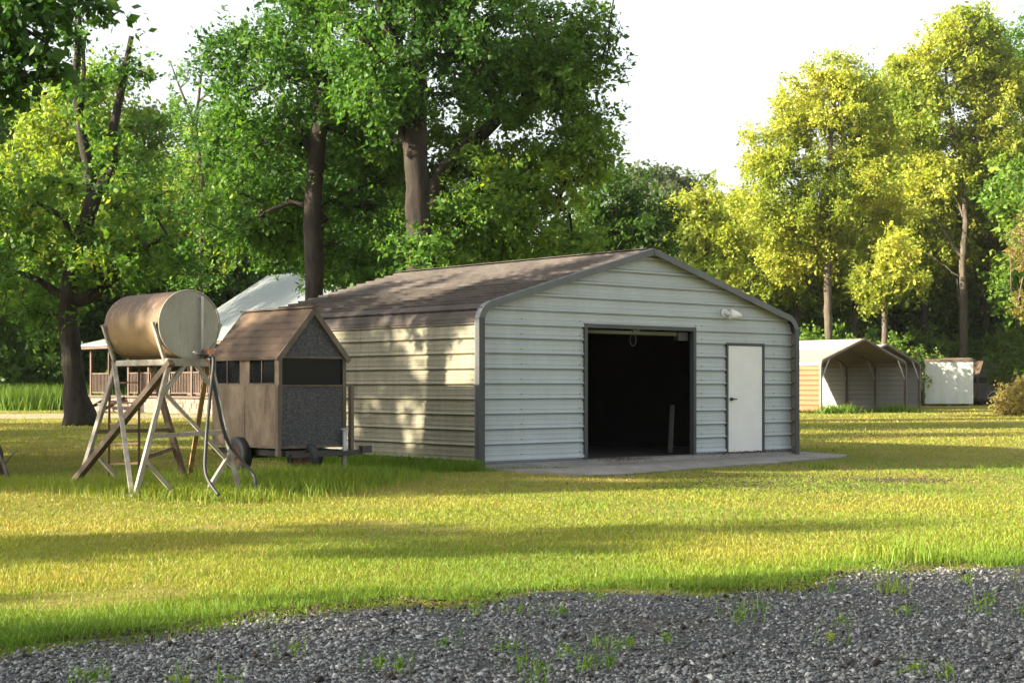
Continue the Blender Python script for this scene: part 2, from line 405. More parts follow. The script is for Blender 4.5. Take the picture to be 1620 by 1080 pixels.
mb = MB(); mb.box(W(0.02, REC+0.03, -0.05), T*(BW-0.04), U*(BL-REC-0.2), Z*(SLB+0.03)); mb.build('floor_slab', plain('shade_dark_floor', (0.035, 0.032, 0.028), 0.95), barn)  # floor colour darkened to stand in for the shade indoors
mb = MB(); mb.beam(W(0.05, REC-0.004, SLB-0.02), W(BW-0.05, REC-0.004, SLB-0.02), 0.05, 0.05); mb.build('base_channel', M['rake'], barn)
# steel hoops and added black panels that stand in for the shade inside
for uu in (0.35, 1.6, 2.9, 4.2, 5.5, 6.7):
    mb = MB()
    mb.tube([W(0.05, uu, 0.1), W(0.05, uu, BE-0.2), W(0.35, uu, BE), W(BW/2, uu, BP-0.1), W(BW-0.35, uu, BE), W(BW-0.05, uu, BE-0.2), W(BW-0.05, uu, 0.1)], 0.03, 6)
    mb.build('hoop', M['darkmetal'], barn)
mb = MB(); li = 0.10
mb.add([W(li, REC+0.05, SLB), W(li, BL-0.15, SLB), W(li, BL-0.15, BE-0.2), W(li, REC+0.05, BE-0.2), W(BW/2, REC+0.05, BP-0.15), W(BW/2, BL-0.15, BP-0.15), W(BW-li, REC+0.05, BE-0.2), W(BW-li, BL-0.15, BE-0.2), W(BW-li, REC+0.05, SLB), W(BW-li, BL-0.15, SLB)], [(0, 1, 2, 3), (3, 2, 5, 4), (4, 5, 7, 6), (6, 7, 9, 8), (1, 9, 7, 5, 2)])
mb.build('shade_panels', plain('black_inside_shade', (0.014, 0.014, 0.014), 0.95, spec=0.1), barn)
M['cord'] = plain('grey_cord', (0.15, 0.15, 0.14), 0.7)
# doorway frame
fr = MB(); wf = 0.065
fr.box(W(OP[0]-wf, REC-0.035, SLB), T*wf, U*0.09, Z*(OP[2]-SLB+wf)); fr.box(W(OP[1], REC-0.035, SLB), T*wf, U*0.09, Z*(OP[2]-SLB+wf)); fr.box(W(OP[0]+0.001, REC-0.033, OP[2]), T*(OP[1]-OP[0]-0.002), U*0.088, Z*(wf-0.002))
dwy = fr.build('doorway_frame', M['trim'], barn)
mb = MB(); mb.cyl(W(OP[0]+0.02, REC+0.12, OP[2]-0.05), W(OP[1]-0.28, REC+0.12, OP[2]-0.05), 0.036, 10); mb.build('roller_bar', plain('yellowed_bar', (0.17, 0.17, 0.11), 0.5), dwy)
mb = MB(); mb.cbox(W(OP[1]-0.15, REC+0.12, OP[2]-0.09), T*0.24, U*0.1, Z*0.14); mb.build('bracket', M['darkmetal'], dwy)
mb = MB(); mb.cbox(W(3.5, REC+0.10, OP[2]-0.02), T*0.16, U*0.06, Z*0.07)
mb.tube([W(3.5-0.05+0.1*math.sin(a)*0.7, REC+0.1, OP[2]-0.17+0.10*math.cos(a)) for a in np.linspace(0, 5.8, 14)], 0.005, 5); mb.build('pull_cord', M['leg'] if 'leg' in M else M['cord'], dwy)
mb = MB(); mb.beam(W(OP[1]-0.20, REC+0.32, SLB+0.03), W(OP[1]-0.04, REC+0.42, 0.92), 0.09, 0.02, T)
tag(mb.build('leaning_board', plain('pale_board', (0.05, 0.05, 0.048), 0.8)), 'narrow grey board leaning inside the dark barn doorway', 'board')
# walk door
dfr = MB(); wd_ = 0.045
dfr.box(W(DR[0]-wd_, REC-0.03, SLB), T*wd_, U*0.08, Z*(DR[2]-SLB+wd_)); dfr.box(W(DR[1], REC-0.03, SLB), T*wd_, U*0.08, Z*(DR[2]-SLB+wd_)); dfr.box(W(DR[0]+0.001, REC-0.028, DR[2]), T*(DR[1]-DR[0]-0.002), U*0.078, Z*(wd_-0.002))
dfr.build('door_frame', M['trim'], barn)
mb = MB(); mb.box(W(DR[0]+0.008, REC-0.012, SLB+0.012), T*(DR[1]-DR[0]-0.016), U*0.04, Z*(DR[2]-SLB-0.02)); door = mb.build('door', M['door'], barn)
mb = MB(); mb.cyl(W(DR[0]+0.075, REC-0.012, 1.02), W(DR[0]+0.075, REC-0.06, 1.02), 0.028, 10); mb.beam(W(DR[0]+0.07, REC-0.065, 1.02), W(DR[0]+0.18, REC-0.065, 1.02), 0.018, 0.022); mb.build('handle', M['darkmetal'], door)
# floodlight
s_l = 5.55; zl = 2.50
mb = MB(); mb.cyl(W(s_l, REC-0.012, zl), W(s_l, REC-0.05, zl), 0.075, 14); lt = mb.build('floodlight', M['white'], barn)
mb = MB(); mb.tube([W(s_l, REC-0.05, zl), W(s_l+0.02, REC-0.12, zl-0.01), W(s_l+0.09, REC-0.17, zl+0.0)], 0.035, 8); mb.tube([W(s_l+0.02, REC-0.14, zl-0.02), W(s_l+0.10, REC-0.19, zl-0.035), W(s_l+0.20, REC-0.24, zl-0.05)], [0.095, 0.075, 0.03], 12); mb.build('lamp_head', M['white'], lt)
# screws
mb = MB()
for s_ in (0.93, 2.15, 5.0, 6.9, 4.85):
    for k in range(14):
        z = 0.18+k*RIB+0.03
        if (OP[0]-.05 < s_ < OP[1]+.05 and z < OP[2]+.08) or z > 2.35: continue
        mb.cbox(W(s_, REC-0.006, z), T*0.014, U*0.012, Z*0.014)
for uu in (0.18, 1.25, 2.4, 3.5, 4.8):
    for k in range(9):
        mb.cbox(W(-0.004, uu, 0.2+k*RIB), T*0.012, U*0.014, Z*0.014)
tag(mb.build('screws', M['darkmetal'], barn), kind='stuff')
# concrete apron
ap = [(-0.02, -0.12), (0.30, -0.80), (0.9, -1.40), (1.8, -1.45), (3.0, -1.30), (4.2, -1.20), (5.4, -1.15), (6.6, -1.0), (7.55, -0.85), (8.25, -0.5), (8.05, 0.05), (7.45, 0.35), (7.40, REC+0.02), (0.0, REC+0.02)]
vs2 = []
for s_, uu in ap:
    p = W(s_, uu, 0); f = min(1, max(0, (REC-uu)/1.3)); zz = SLB*(1-f)+(gzf(p.x, p.y)+0.03)*f
    if s_ > 7.45: zz = gzf(p.x, p.y)+0.025
    if s_ < 0.1: zz = min(zz, 0.03) if uu < 0.1 else SLB
    vs2.append((p.x, p.y, zz))
n_ = len(vs2); vs3 = vs2+[(x, y, z-0.2) for x, y, z in vs2]
mb = MB(); mb.add(vs3, [(i, (i+1) % n_, (i+1) % n_+n_, i+n_) for i in range(n_)])
cen = len(mb.v); 
import mathutils
tri = mathutils.geometry.tessellate_polygon([[Vector(v) for v in vs2]])
mb.add(vs2, [tuple(x) for x in tri])
tag(mb.build('concrete_apron', M['concrete']), 'worn concrete apron in front of the big barn', kind='structure')

# ------------------------------------------------------------------ far carports
def carport(O, w, eave, peak, L, label, rear=True):
    z0 = gzf(O.x, O.y)
    O = Vector((O.x, O.y, z0)); rt = empty('carport', O, label, 'carport', 'carports')
    sh = {'roof': M['cproof'], 'side': M['cpside']}
    shell_sheets(rt, O, T, U, w, eave, peak, L, sh, start=0.10, side=(-1,)); shell_sheets(rt, O, T, U, w, eave, peak, L, {'roof': M['cproof'], 'side': M['cpgrey']}, start=0.10, side=(1,))
    mb = MB(); rake_trim(mb, O, T, U, w, eave, peak, face=0.09); mb.build('rake_trim', M['cptrim'], rt)
    nb = int(L/1.72)+1
    for k in range(nb):
        uu = 0.06+k*1.72
        for s_ in (0.06, w-0.06):
            mb = MB(); mb.beam(O+T*s_+U*uu, O+T*s_+U*uu+Z*(eave-0.18), 0.07, 0.07, T); mb.build('post', M['cptrim'], rt)
            sg = 1 if s_ < 1 else -1
            if k < 3:
                zt = eave+0.02+(peak-eave)*0.16; mb = MB(); mb.beam(O+T*s_+U*(uu+0.0)+Z*(eave-0.85), O+T*(s_+sg*0.62)+U*uu+Z*(zt-0.04), 0.055, 0.055, U); mb.build('brace', M['galv'], rt)
        mb = MB(); mb.tube([O+T*0.06+U*uu+Z*(eave-0.2), O+T*0.3+U*uu+Z*(eave-0.01), O+T*w/2+U*uu+Z*(peak-0.06), O+T*(w-0.3)+U*uu+Z*(eave-0.01), O+T*(w-0.06)+U*uu+Z*(eave-0.2)], 0.035, 6); mb.build('rafter', M['cptrim'], rt)
    return rt
M['cproof'] = steel('carport_roof_tan', (0.25, 0.205, 0.175), (0.18, 0.145, 0.12), 0.4, 0.5)
M['cpside'] = steel('carport_side_orange_tan', (0.21, 0.090, 0.037), (0.17, 0.075, 0.035), 0.4, 0.5)
M['cpgrey'] = steel('carport_side_grey', (0.33, 0.33, 0.315), (0.24, 0.225, 0.20), 0.4, 0.5)
M['cptrim'] = plain('brown_trim', (0.13, 0.10, 0.085), 0.5)
carport(Vector((14.05, 69.5, 0)), 6.6, 2.38, 3.45, 6.6, 'tan metal carport with open gable front beside the big barn')
carport(Vector((17.6, 79.0, 0)), 6.0, 2.45, 3.45, 5.2, 'second tan carport mostly hidden behind the front one')

# ------------------------------------------------------------------ hut on a trailer (near) and its far twin
def roof_mat():
    m, t, bs, out = nodes('brown_shingle')
    n = noise(t, 2.2, 5, 0.6); n2 = noise(t, 40, 4, 0.7)
    r = ramp(t, [(0.35, (0.038, 0.026, 0.018)), (0.65, (0.11, 0.072, 0.045))]); t.links.new(n.outputs[0], r.inputs[0])
    t.links.new(mixc(t, 0.5, r.outputs[0], n2.outputs[0], 'OVERLAY'), bs.inputs['Base Color']); bs.inputs['Roughness'].default_value = 0.95
    bump(t, bs, n2.outputs[0], 0.6, 0.012); return m
def felt_mat():
    m, t, bs, out = nodes('charcoal_felt')
    n = noise(t, 26, 5, 0.75, (1, 1, 1.8)); n2 = noise(t, 1.5, 3)
    r = ramp(t, [(0.32, (0.022, 0.023, 0.026)), (0.52, (0.062, 0.062, 0.066)), (0.70, (0.13, 0.13, 0.135))]); t.links.new(n.outputs[0], r.inputs[0])
    t.links.new(mixc(t, 0.35, r.outputs[0], n2.outputs[0], 'OVERLAY'), bs.inputs['Base Color']); bs.inputs['Roughness'].default_value = 0.95
    bump(t, bs, n.outputs[0], 0.5, 0.01); return m
M['shingle'] = roof_mat(); M['felt'] = felt_mat()
M['sheath'] = plain('tan_sheathing', (0.21, 0.16, 0.108), 0.9, c2=(0.095, 0.07, 0.046), scale=3.2, bmp=0.4, stretch=(1, 1, 0.45), lo=0.38, hi=0.62)
M['glass'] = plain('dark_glass', (0.012, 0.013, 0.014), 0.25, var=0.1, bmp=0.0, spec=0.12)
def wheel(parent, c, ax, r, wid, name='wheel'):
    w = empty(name, c); w.parent = parent; w.location = Vector(c)-wloc(parent)
    mb = MB(); ax = Vector(ax).normalized(); a = ax.orthogonal().normalized(); bq = ax.cross(a)
    prof = [(-0.5, 0.62), (-0.5, 0.9), (-0.36, 1.0), (0.36, 1.0), (0.5, 0.9), (0.5, 0.62)]
    n = 28; vv = []
    for k in range(n):
        th = 2*math.pi*k/n; d = a*math.cos(th)+bq*math.sin(th)
        for h, q in prof: vv.append(Vector(c)+ax*h*wid+d*q*r)
    ff = [(k*6+j, k*6+j+1, ((k+1) % n)*6+j+1, ((k+1) % n)*6+j) for k in range(n) for j in range(5)]
    mb.add(vv, ff, True); mb.build('tyre', M['black'], w)
    mb = MB(); mb.cyl(Vector(c)-ax*wid*0.34, Vector(c)+ax*wid*0.34, r*0.63, 20); mb.cyl(Vector(c)-ax*wid*0.5, Vector(c)+ax*wid*0.5, r*0.18, 10); mb.build('rim', M['leg'] if 'leg' in M else M['rust'], w)
    return w
def hut(O, w, l, zb, ze, zp, label, tlabel):
    H_ = lambda s_, uu, z: O+T*s_+U*uu+Z*z
    z0 = gzf(O.x, O.y); O = Vector((O.x, O.y, z0))
    tr = empty('small_trailer', O, tlabel, 'trailer')
    mb = MB()
    for s_ in (0.12, w-0.12): mb.beam(H_(s_, -0.05, zb-0.07), H_(s_, l+0.1, zb-0.07), 0.05, 0.08)
    for uu in (0.03, l/2, l-0.03): mb.beam(H_(0, uu, zb-0.065), H_(w, uu, zb-0.065), 0.05, 0.06)
    mb.build('frame', M['darkmetal'], tr)
    mb = MB(); mb.cyl(H_(-0.1, l*0.55, 0.27), H_(w+0.1, l*0.55, 0.27), 0.03, 8); mb.build('axle', M['darkmetal'], tr)
    for s_ in (-0.04, w+0.04): wheel(tr, H_(s_, l*0.55, 0.27), T, 0.27, 0.15)
    wheel(tr, H_(w*0.45, 0.15, 0.26), T+U*0.25, 0.25, 0.15, 'spare_wheel')
    mb = MB(); mb.beam(H_(w-0.12, 0.0, zb-0.1), H_(w+0.16, -0.16, zb-0.06), 0.06, 0.07); mb.beam(H_(0.2, 0.0, zb-0.1), H_(w+0.14, -0.17, zb-0.07), 0.05, 0.06); mb.cbox(H_(w+0.20, -0.19, zb-0.03), T*0.16, U*0.09, Z*0.10); mb.build('tongue', M['darkmetal'], tr)
    mb = MB(); mb.cyl(H_(w-0.06, -0.06, 0.0), H_(w-0.06, -0.06, zb+0.24), 0.03, 10); mb.cyl(H_(w-0.12, -0.06, zb+0.25), H_(w, -0.06, zb+0.25), 0.012, 6); mb.cbox(H_(w-0.06, -0.06, 0.02), T*0.14, U*0.14, Z*0.02); mb.build('jack', M['galv'], tr)
    for s_ in (-0.03, w+0.06):
        mb = MB(); mb.beam(H_(s_, -0.045, zb-0.1), H_(s_, -0.045, zb+0.86), 0.07, 0.05, T); mb.build('stake', M['wood'], tr)
    # the hut itself stands on the trailer
    h = empty('gabled_hut', H_(0, 0, zb), label, 'hut', 'gabled huts')
    t_ = 0.03
    wz0 = zb+(ze-zb)*0.685; wz1 = ze-0.035              # window band
    mb = MB(); mb.box(H_(0, 0, zb), T*w, U*l, Z*0.035); mb.build('floor', M['wood'], h)
    for s_, sg in ((0, 1), (w, -1)):
        mb = MB(); mb.box(H_(s_, 0, zb+0.035), T*t_*sg, U*l, Z*(wz0-zb-0.035)); mb.build('side_panel', M['sheath'], h)
        mb = MB(); mb.box(H_(s_, 0, wz1), T*t_*sg, U*l, Z*(ze-wz1+0.02)); mb.build('top_rail', M['sheath'], h)
        for a, bq in ((0, 0.09), (l*0.42, l*0.42+0.26), (l-0.09, l)):
            mb = MB(); mb.box(H_(s_, a, wz0), T*t_*sg, U*(bq-a), Z*(wz1-wz0)); mb.build('window_post', M['sheath'], h)
        for a, bq in ((0.09, l*0.42), (l*0.42+0.26, l-0.09)):
            mb = MB(); mb.box(H_(s_+0.012*sg, a, wz0), T*0.006*sg, U*(bq-a), Z*(wz1-wz0)); wn = mb.build('window', M['glass'], h)
            for zz in (wz0, wz1-0.022):
                mb = MB(); mb.box(H_(s_-0.008*sg, a-0.01, zz), T*0.016*sg, U*(bq-a+0.02), Z*0.022); mb.build('window_bar', M['wood'], wn)
            mb = MB(); mb.box(H_(s_-0.006*sg, (a+bq)/2-0.010, wz0+0.023), T*0.012*sg, U*0.020, Z*(wz1-wz0-0.046)); mb.build('mullion', M['wood'], wn)
        for uu2 in (l*0.5,):
            mb = MB(); mb.box(H_(s_-0.007*sg, uu2-0.02, zb+0.04), T*0.006*sg, U*0.04, Z*(wz0-zb-0.066)); mb.build('batten', M['sheath'], h)
    for uu, sg in ((0, 1), (l, -1)):
        d = U*t_*sg
        mb = MB(); mb.box(H_(t_, uu, zb+0.035), T*(w-2*t_), d, Z*(wz0-zb-0.035)); mb.build('gable_panel', M['felt'], h)
        mb = MB(); mb.box(H_(0.04, uu+0.012*sg, wz0), T*(w-0.08), U*0.006*sg, Z*(wz1-wz0)); mb.build('window', M['glass'], h)
        mb = MB(); g0 = [H_(0.0, uu, wz1), H_(w, uu, wz1), H_(w, uu, ze), H_(w/2, uu, zp-0.04), H_(0, uu, ze)]; g1 = [p+d for p in g0]
        mb.add(g0+g1, [(0, 1, 2, 3, 4), (9, 8, 7, 6, 5)]+[(i, i+5, (i+1) % 5+5, (i+1) % 5) for i in range(5)]); mb.build('gable_top', M['felt'], h)
    for s_ in (0, w-0.055):
        mb = MB(); mb.box(H_(s_, -0.016, zb), T*0.055, U*0.014, Z*(ze-zb)); mb.build('corner_post', M['wood'], h)
    mb = MB(); mb.box(H_(0.056, -0.014, wz0-0.02), T*(w-0.112), U*0.012, Z*0.02); mb.build('window_sill', M['wood'], h); mb = MB(); mb.box(H_(0.056, -0.014, wz1), T*(w-0.112), U*0.012, Z*0.03); mb.build('window_trim', M['wood'], h)
    # roof slopes with lapped courses
    ov = 0.035; nc = 7
    for sg in (-1, 1):
        pr = MB(); cx_ = w/2
        half = w/2+ov; drop = (zp-ze)*half/(w/2)
        dirx = Vector((half, 0, -drop)).normalized()
        base = empty('roof_slope', H_(0, 0, zb)); base.parent = h; base.location = (0, 0, 0)
        for c in range(nc):
            a0, a1 = c/nc, (c+1)/nc+0.012
            def pt(a, lift, uu): return H_(cx_+sg*half*a, uu, zp-drop*a+lift)
            mb = MB()
            q = [pt(a0, 0.006, -0.035), pt(a1, 0.034, -0.035), pt(a1, 0.034, l+0.035), pt(a0, 0.006, l+0.035), pt(a0, -0.008, -0.035), pt(a1, -0.008, -0.035), pt(a1, -0.008, l+0.035), pt(a0, -0.008, l+0.035)]
            mb.add(q, [(0, 1, 2, 3), (7, 6, 5, 4), (0, 4, 5, 1), (1, 5, 6, 2), (2, 6, 7, 3), (3, 7, 4, 0)]); mb.build('shingle_course', M['shingle'], base)
        for uu in (-0.045, l+0.037):
            mb = MB(); mb.beam(H_(cx_, uu, zp-0.03), H_(cx_+sg*half, uu, zp-drop-0.03), 0.02, 0.075, Vector((0, 0, 1))); mb.build('barge_board', M['wood'], base)
    mb = MB(); mb.beam(H_(w/2, -0.08, zp+0.02), H_(w/2, l+0.08, zp+0.02), 0.09, 0.02); mb.build('ridge_cap', M['shingle'], h)
    return h
HO = Vector((-3.15, 20.6, 0))
hut(HO, 1.10, 1.75, 0.40, 1.66, 2.31, 'small gabled hut with charcoal front and window band on trailer beside the barn', 'low trailer carrying the gabled hut beside the barn wall')
O2 = P(1547, 640, 99)
hut(Vector((O2.x, O2.y, 0)), 1.15, 1.9, 0.45, 1.85, 2.85, 'far small brown gabled hut between white shed and dark utility trailer', 'trailer under the far hut behind the white shed')

# ------------------------------------------------------------------ fuel tank on a steel stand
def tank_mat():
    m, t, bs, out = nodes('tank_rusty_tan')
    n = noise(t, 3.5, 7, 0.7); n2 = noise(t, 14, 5, 0.7, (1, 1, 0.3))
    tc = t.nodes.new('ShaderNodeTexCoord'); sp = t.nodes.new('ShaderNodeSeparateXYZ'); t.links.new(tc.outputs['Object'], sp.inputs[0])
    mr = t.nodes.new('ShaderNodeMapRange'); mr.inputs[1].default_value = 1.75; mr.inputs[2].default_value = 2.36; t.links.new(sp.outputs[2], mr.inputs[0])
    ad = t.nodes.new('ShaderNodeMath'); ad.operation = 'MULTIPLY_ADD'; t.links.new(n.outputs[0], ad.inputs[0]); ad.inputs[1].default_value = 1.5; t.links.new(mr.outputs[0], ad.inputs[2])
    r = ramp(t, [(0.30, (0.175, 0.118, 0.045)), (0.55, (0.135, 0.084, 0.033)), (0.75, (0.066, 0.038, 0.021)), (1.0, (0.042, 0.024, 0.016))])
    hf = t.nodes.new('ShaderNodeMath'); hf.operation = 'MULTIPLY'; hf.inputs[1].default_value = 0.5; t.links.new(ad.outputs[0], hf.inputs[0]); t.links.new(hf.outputs[0], r.inputs[0])
    r2 = ramp(t, [(0.52, (0, 0, 0)), (0.68, (0.65, 0.65, 0.65))]); t.links.new(n2.outputs[0], r2.inputs[0])
    t.links.new(mixc(t, r2.outputs[0], r.outputs[0], (0.19, 0.14, 0.085)), bs.inputs['Base Color']); bs.inputs['Roughness'].default_value = 0.7; bs.inputs['Metallic'].default_value = 0.0
    bump(t, bs, n2.outputs[0], 0.3, 0.012); return m
M['tank'] = tank_mat()
M['cap'] = plain('tank_end_cream', (0.31, 0.30, 0.255), 0.65, c2=(0.22, 0.21, 0.17), scale=3, stretch=(1, 1, 0.3), bmp=0.1)
M['leg'] = plain('stand_offwhite', (0.33, 0.31, 0.265), 0.75, c2=(0.17, 0.145, 0.11), scale=6)
M['legbrown'] = plain('stand_brown', (0.13, 0.095, 0.055), 0.8, c2=(0.07, 0.048, 0.03), scale=6)
M['legyellow'] = plain('stand_rusty_yellow', (0.36, 0.25, 0.10), 0.8, c2=(0.17, 0.10, 0.05), scale=6)
FL, FR, BLt, BRt = P(268, 577, 18.1), P(333, 584, 18.55), P(184, 574, 19.15), P(240, 577, 19.6)
zt = 1.53
for v in (FL, FR, BLt, BRt): v.z = zt
def foot(px, Y): p = P(px, 700, Y); p.z = gzf(p.x, p.y)-0.02; return p
fFL, fFR, fBL, fBR = foot(213, 17.85), foot(380, 18.5), foot(124, 19.4), foot(293, 20.3)
st = empty('tank_stand', (fFL+fFR+fBL+fBR)/4, 'splayed steel leg stand with ladder carrying the fuel tank', 'stand')
def part(name, mat, p, q, w=0.06, h=0.05, parent=None):
    mb = MB(); mb.beam(p, q, w, h); return mb.build(name, M[mat], parent or st)
def lerp(a, b, t): return a+(b-a)*t
part('leg', 'leg', FL, fFL, 0.06, 0.05); part('leg', 'leg', FR, fFR, 0.06, 0.05); part('leg', 'leg', BLt, fBL, 0.06, 0.05); part('leg', 'legbrown', BRt, fBR, 0.075, 0.06)
tag(part('diagonal_brace', 'legbrown', FL+N*0.05, fBL+Vector((-0.05, -0.06, 0.05)), 0.085, 0.07), 'thick brown diagonal brace')
part('diagonal_brace', 'leg', BLt-T*0.03, fFL+U*0.06, 0.052, 0.045)
part('diagonal_brace', 'legyellow', FR+U*0.06, fBR+T*0.05, 0.055, 0.05)
part('diagonal_brace', 'leg', lerp(FL, fFL, 0.2)+U*0.03, lerp(FR, fFR, 0.78)+U*0.03, 0.05, 0.04)
part('top_beam', 'leg', FL-T*0.04, FR+T*0.05, 0.07, 0.09); part('top_beam', 'legbrown', BLt-T*0.04, BRt+T*0.05, 0.07, 0.09)
part('top_beam', 'leg', FL+U*0.04, BLt-U*0.04, 0.06, 0.07); part('top_beam', 'leg', FR+U*0.04, BRt-U*0.04, 0.06, 0.07)
m1 = lerp(FL, FR, 0.42); part('knee_brace', 'leg', m1, lerp(FL, fFL, 0.25), 0.055, 0.045); part('knee_brace', 'leg', lerp(FL, FR, 0.6), lerp(FR, fFR, 0.25), 0.055, 0.045)
part('cross_bar', 'leg', lerp(FL, fFL, 0.55), lerp(FR, fFR, 0.52), 0.05, 0.05); part('cross_bar', 'legbrown', lerp(BLt, fBL, 0.55), lerp(BRt, fBR, 0.55), 0.045, 0.05)
g1 = lerp(fFL, fFR, 0.38); g2 = lerp(fFL, fFR, 0.66); g1.z += 0.03; g2.z += 0.03
part('foot_brace', 'leg', lerp(FL, fFL, 0.72), g1, 0.052, 0.045); part('foot_brace', 'leg', lerp(FR, fFR, 0.68), g2, 0.052, 0.045); part('sill_bar', 'leg', g1, g2, 0.05, 0.04)
part('foot_brace', 'legbrown', lerp(BRt, fBR, 0.7), fBR-T*0.55+Z*0.35, 0.06, 0.05); part('foot_brace', 'leg', lerp(BLt, fBL, 0.68), fBL+T*0.6+Z*0.02, 0.05, 0.04)
for v in (fFL, fFR, fBL, fBR):
    mb = MB(); mb.cbox(v+Z*0.03, T*0.14, U*0.14, Z*0.03); mb.build('foot_plate', M['leg'], st)
CC = P(299, 513, 18.3); TR = 0.405; TL = 1.41
for c0, side in ((CC+U*0.05, 0), (CC+U*(TL-0.06), 1)):      # cradle arms hugging the tank
    for sg in (-1, 1):
        bp = Vector(c0)+T*sg*0.30; bp.z = zt+0.03
        part('cradle_arm', 'leg', bp, Vector(c0)+T*sg*0.455+Z*0.02, 0.05, 0.03)
la = empty('ladder', P(197, 760, 20.0)); la.parent = st; la.location = P(197, 760, 20.0)-st.location
l0, l1 = P(172, 764, 20.0), P(220, 762, 19.8); l0t, l1t = P(174, 545, 19.6), P(220, 545, 19.4)
part('rail', 'rust', l0, l0t, 0.03, 0.03, la); part('rail', 'rust', l1, l1t, 0.03, 0.03, la)
for k in range(6):
    a = 0.14+k*0.147; part('rung', 'rust', lerp(l0, l0t, a), lerp(l1, l1t, a), 0.022, 0.022, la)
tk = empty('fuel_tank', CC-Z*TR, 'rusty tan cylindrical fuel tank lying on the splayed stand', 'tank')
def tank_part(name, mat, u0, u1, r0, n=48, caps=True):
    mb = MB(); mb.tube([CC+U*u0, CC+U*u1], r0, n, caps); return mb.build(name, M[mat], tk)
bd = MB(); bd.tube([CC+U*0.012, CC+U*(TL-0.012)], TR, 48, False)
bo = bd.build('body', M['tank'], tk)
bo.data.transform(Matrix.Translation((0, 0, CC.z-TR))); bo.location = (0, 0, -(CC.z-TR))
mb = MB(); mb.tube([CC-U*0.012, CC+U*0.0, CC+U*0.02], [TR-0.012, TR-0.003, TR-0.003], 48); mb.build('end_cap', M['cap'], tk)
mb = MB(); mb.tube([CC+U*(TL-0.02), CC+U*TL, CC+U*(TL+0.012)], [TR-0.003, TR-0.003, TR-0.012], 48); mb.build('end_cap', M['cap'], tk)
mb = MB(); mb.tube([CC-U*0.018+(T*math.cos(a)+Z*math.sin(a))*(TR+0.003) for a in np.linspace(0, 2*math.pi, 49)], 0.009, 6, False); mb.build('rim', M['cap'], tk)
mb = MB(); sx = 0.15; mb.tube([CC-U*0.02+T*sx+Z*0.31, CC-U*0.05+T*sx+Z*0.33, CC-U*0.055+T*sx+Z*0.28, CC-U*0.055+T*sx-Z*0.28, CC-U*0.02+T*sx-Z*0.33], 0.018, 8); mb.build('sight_tube', M['galv'], tk)
vp = CC+T*0.20-Z*0.33-U*0.03
mb = MB(); mb.cyl(vp, vp+N*0.14, 0.03, 10); mb.cyl(vp+N*0.12+Z*0.04, vp+N*0.12-Z*0.12, 0.045, 10); mb.build('valve', plain('rusty_orange_valve', (0.35, 0.13, 0.05), 0.6), tk)
mb = MB(); q0 = P(305, 556, 18.05); q1 = P(334, 564, 18.1); mb.tube([q0, lerp(q0, q1, 0.4)-Z*0.01, q1], [0.02, 0.026, 0.02], 8); mb.build('nozzle', M['black'], tk)
def bez(pts, n=10):
    out = []
    for i in range(len(pts)-1):
        p0, p1, p2, p3 = pts[max(i-1, 0)], pts[i], pts[i+1], pts[min(i+2, len(pts)-1)]
        for k in range(n):
            t = k/n; out.append(0.5*((2*p1)+(p2-p0)*t+(2*p0-5*p1+4*p2-p3)*t*t+(3*p1-p0-3*p2+p3)*t**3))
    out.append(pts[-1]); return out
mb = MB(); mb.tube(bez([P(332, 562, 18.05), P(338, 572, 18.05), P(331, 640, 18.0), P(326, 700, 17.9), P(326, 750, 17.8), P(346, 783, 17.65)]), 0.021, 8); mb.build('hose', M['black'], tk)
mb = MB(); mb.tube(bez([P(332, 566, 18.2), P(340, 615, 18.3), P(357, 690, 18.4), P(382, 728, 18.5), P(402, 752, 18.5), P(404, 772, 18.3)]), 0.023, 8); mb.build('hose', M['black'], tk)

# ------------------------------------------------------------------ cabin with porch
Q0 = Vector((-20.7, 75.0, 0)); Q0.z = gzf(Q0.x, Q0.y)
def hq(a, b_, z): return Q0+T*a-U*b_+Z*z
cab = empty('cabin', Q0, 'wooden cabin with railed porch and pale metal roof behind the tank', 'house')
M['stone'] = plain('stone_base', (0.20, 0.165, 0.125), 0.9, c2=(0.10, 0.08, 0.058), scale=4, bmp=0.6)
M['cabwood'] = plain('cabin_wood', (0.10, 0.065, 0.043), 0.8, c2=(0.055, 0.034, 0.023), scale=4)
M['cabroof'] = steel('pale_metal_roof', (0.46, 0.49, 0.49), (0.33, 0.35, 0.35), 0.3, 0.35)
M['porchroof'] = steel('porch_roof_green', (0.24, 0.32, 0.29), (0.14, 0.18, 0.16), 0.3, 0.4)
PLn = 14.0
mb = MB(); vv = []
NRs = np.random.default_rng(3)
mb.box(hq(0.05, 0, 0), T*2.6, -U*PLn, Z*0.70); mb.build('stone_base', M['stone'], cab)
for k in range(34):
    for r_ in range(3):
        a = k*0.41+0.2*(r_ % 2); ww = 0.36+0.04*NRs.random()
        mb = MB(); mb.box(hq(0.045-0.03*NRs.random(), a, 0.03+r_*0.225), T*0.05, -U*ww, Z*(0.19+0.02*NRs.random())); mb.build('stone', M['stone'], cab)
mb = MB(); mb.box(hq(-0.08, -0.05, 0.70), T*2.9, -U*(PLn+0.1), Z*0.09); mb.build('deck', M['cabwood'], cab)
posts = [0.05]+[2.0*k for k in range(1, 7)]+[13.95]
for b_ in posts:
    mb = MB(); mb.beam(hq(0.08, b_, 0.79), hq(0.08, b_, 3.15), 0.14, 0.14, T); mb.build('post', M['cabwood'], cab)
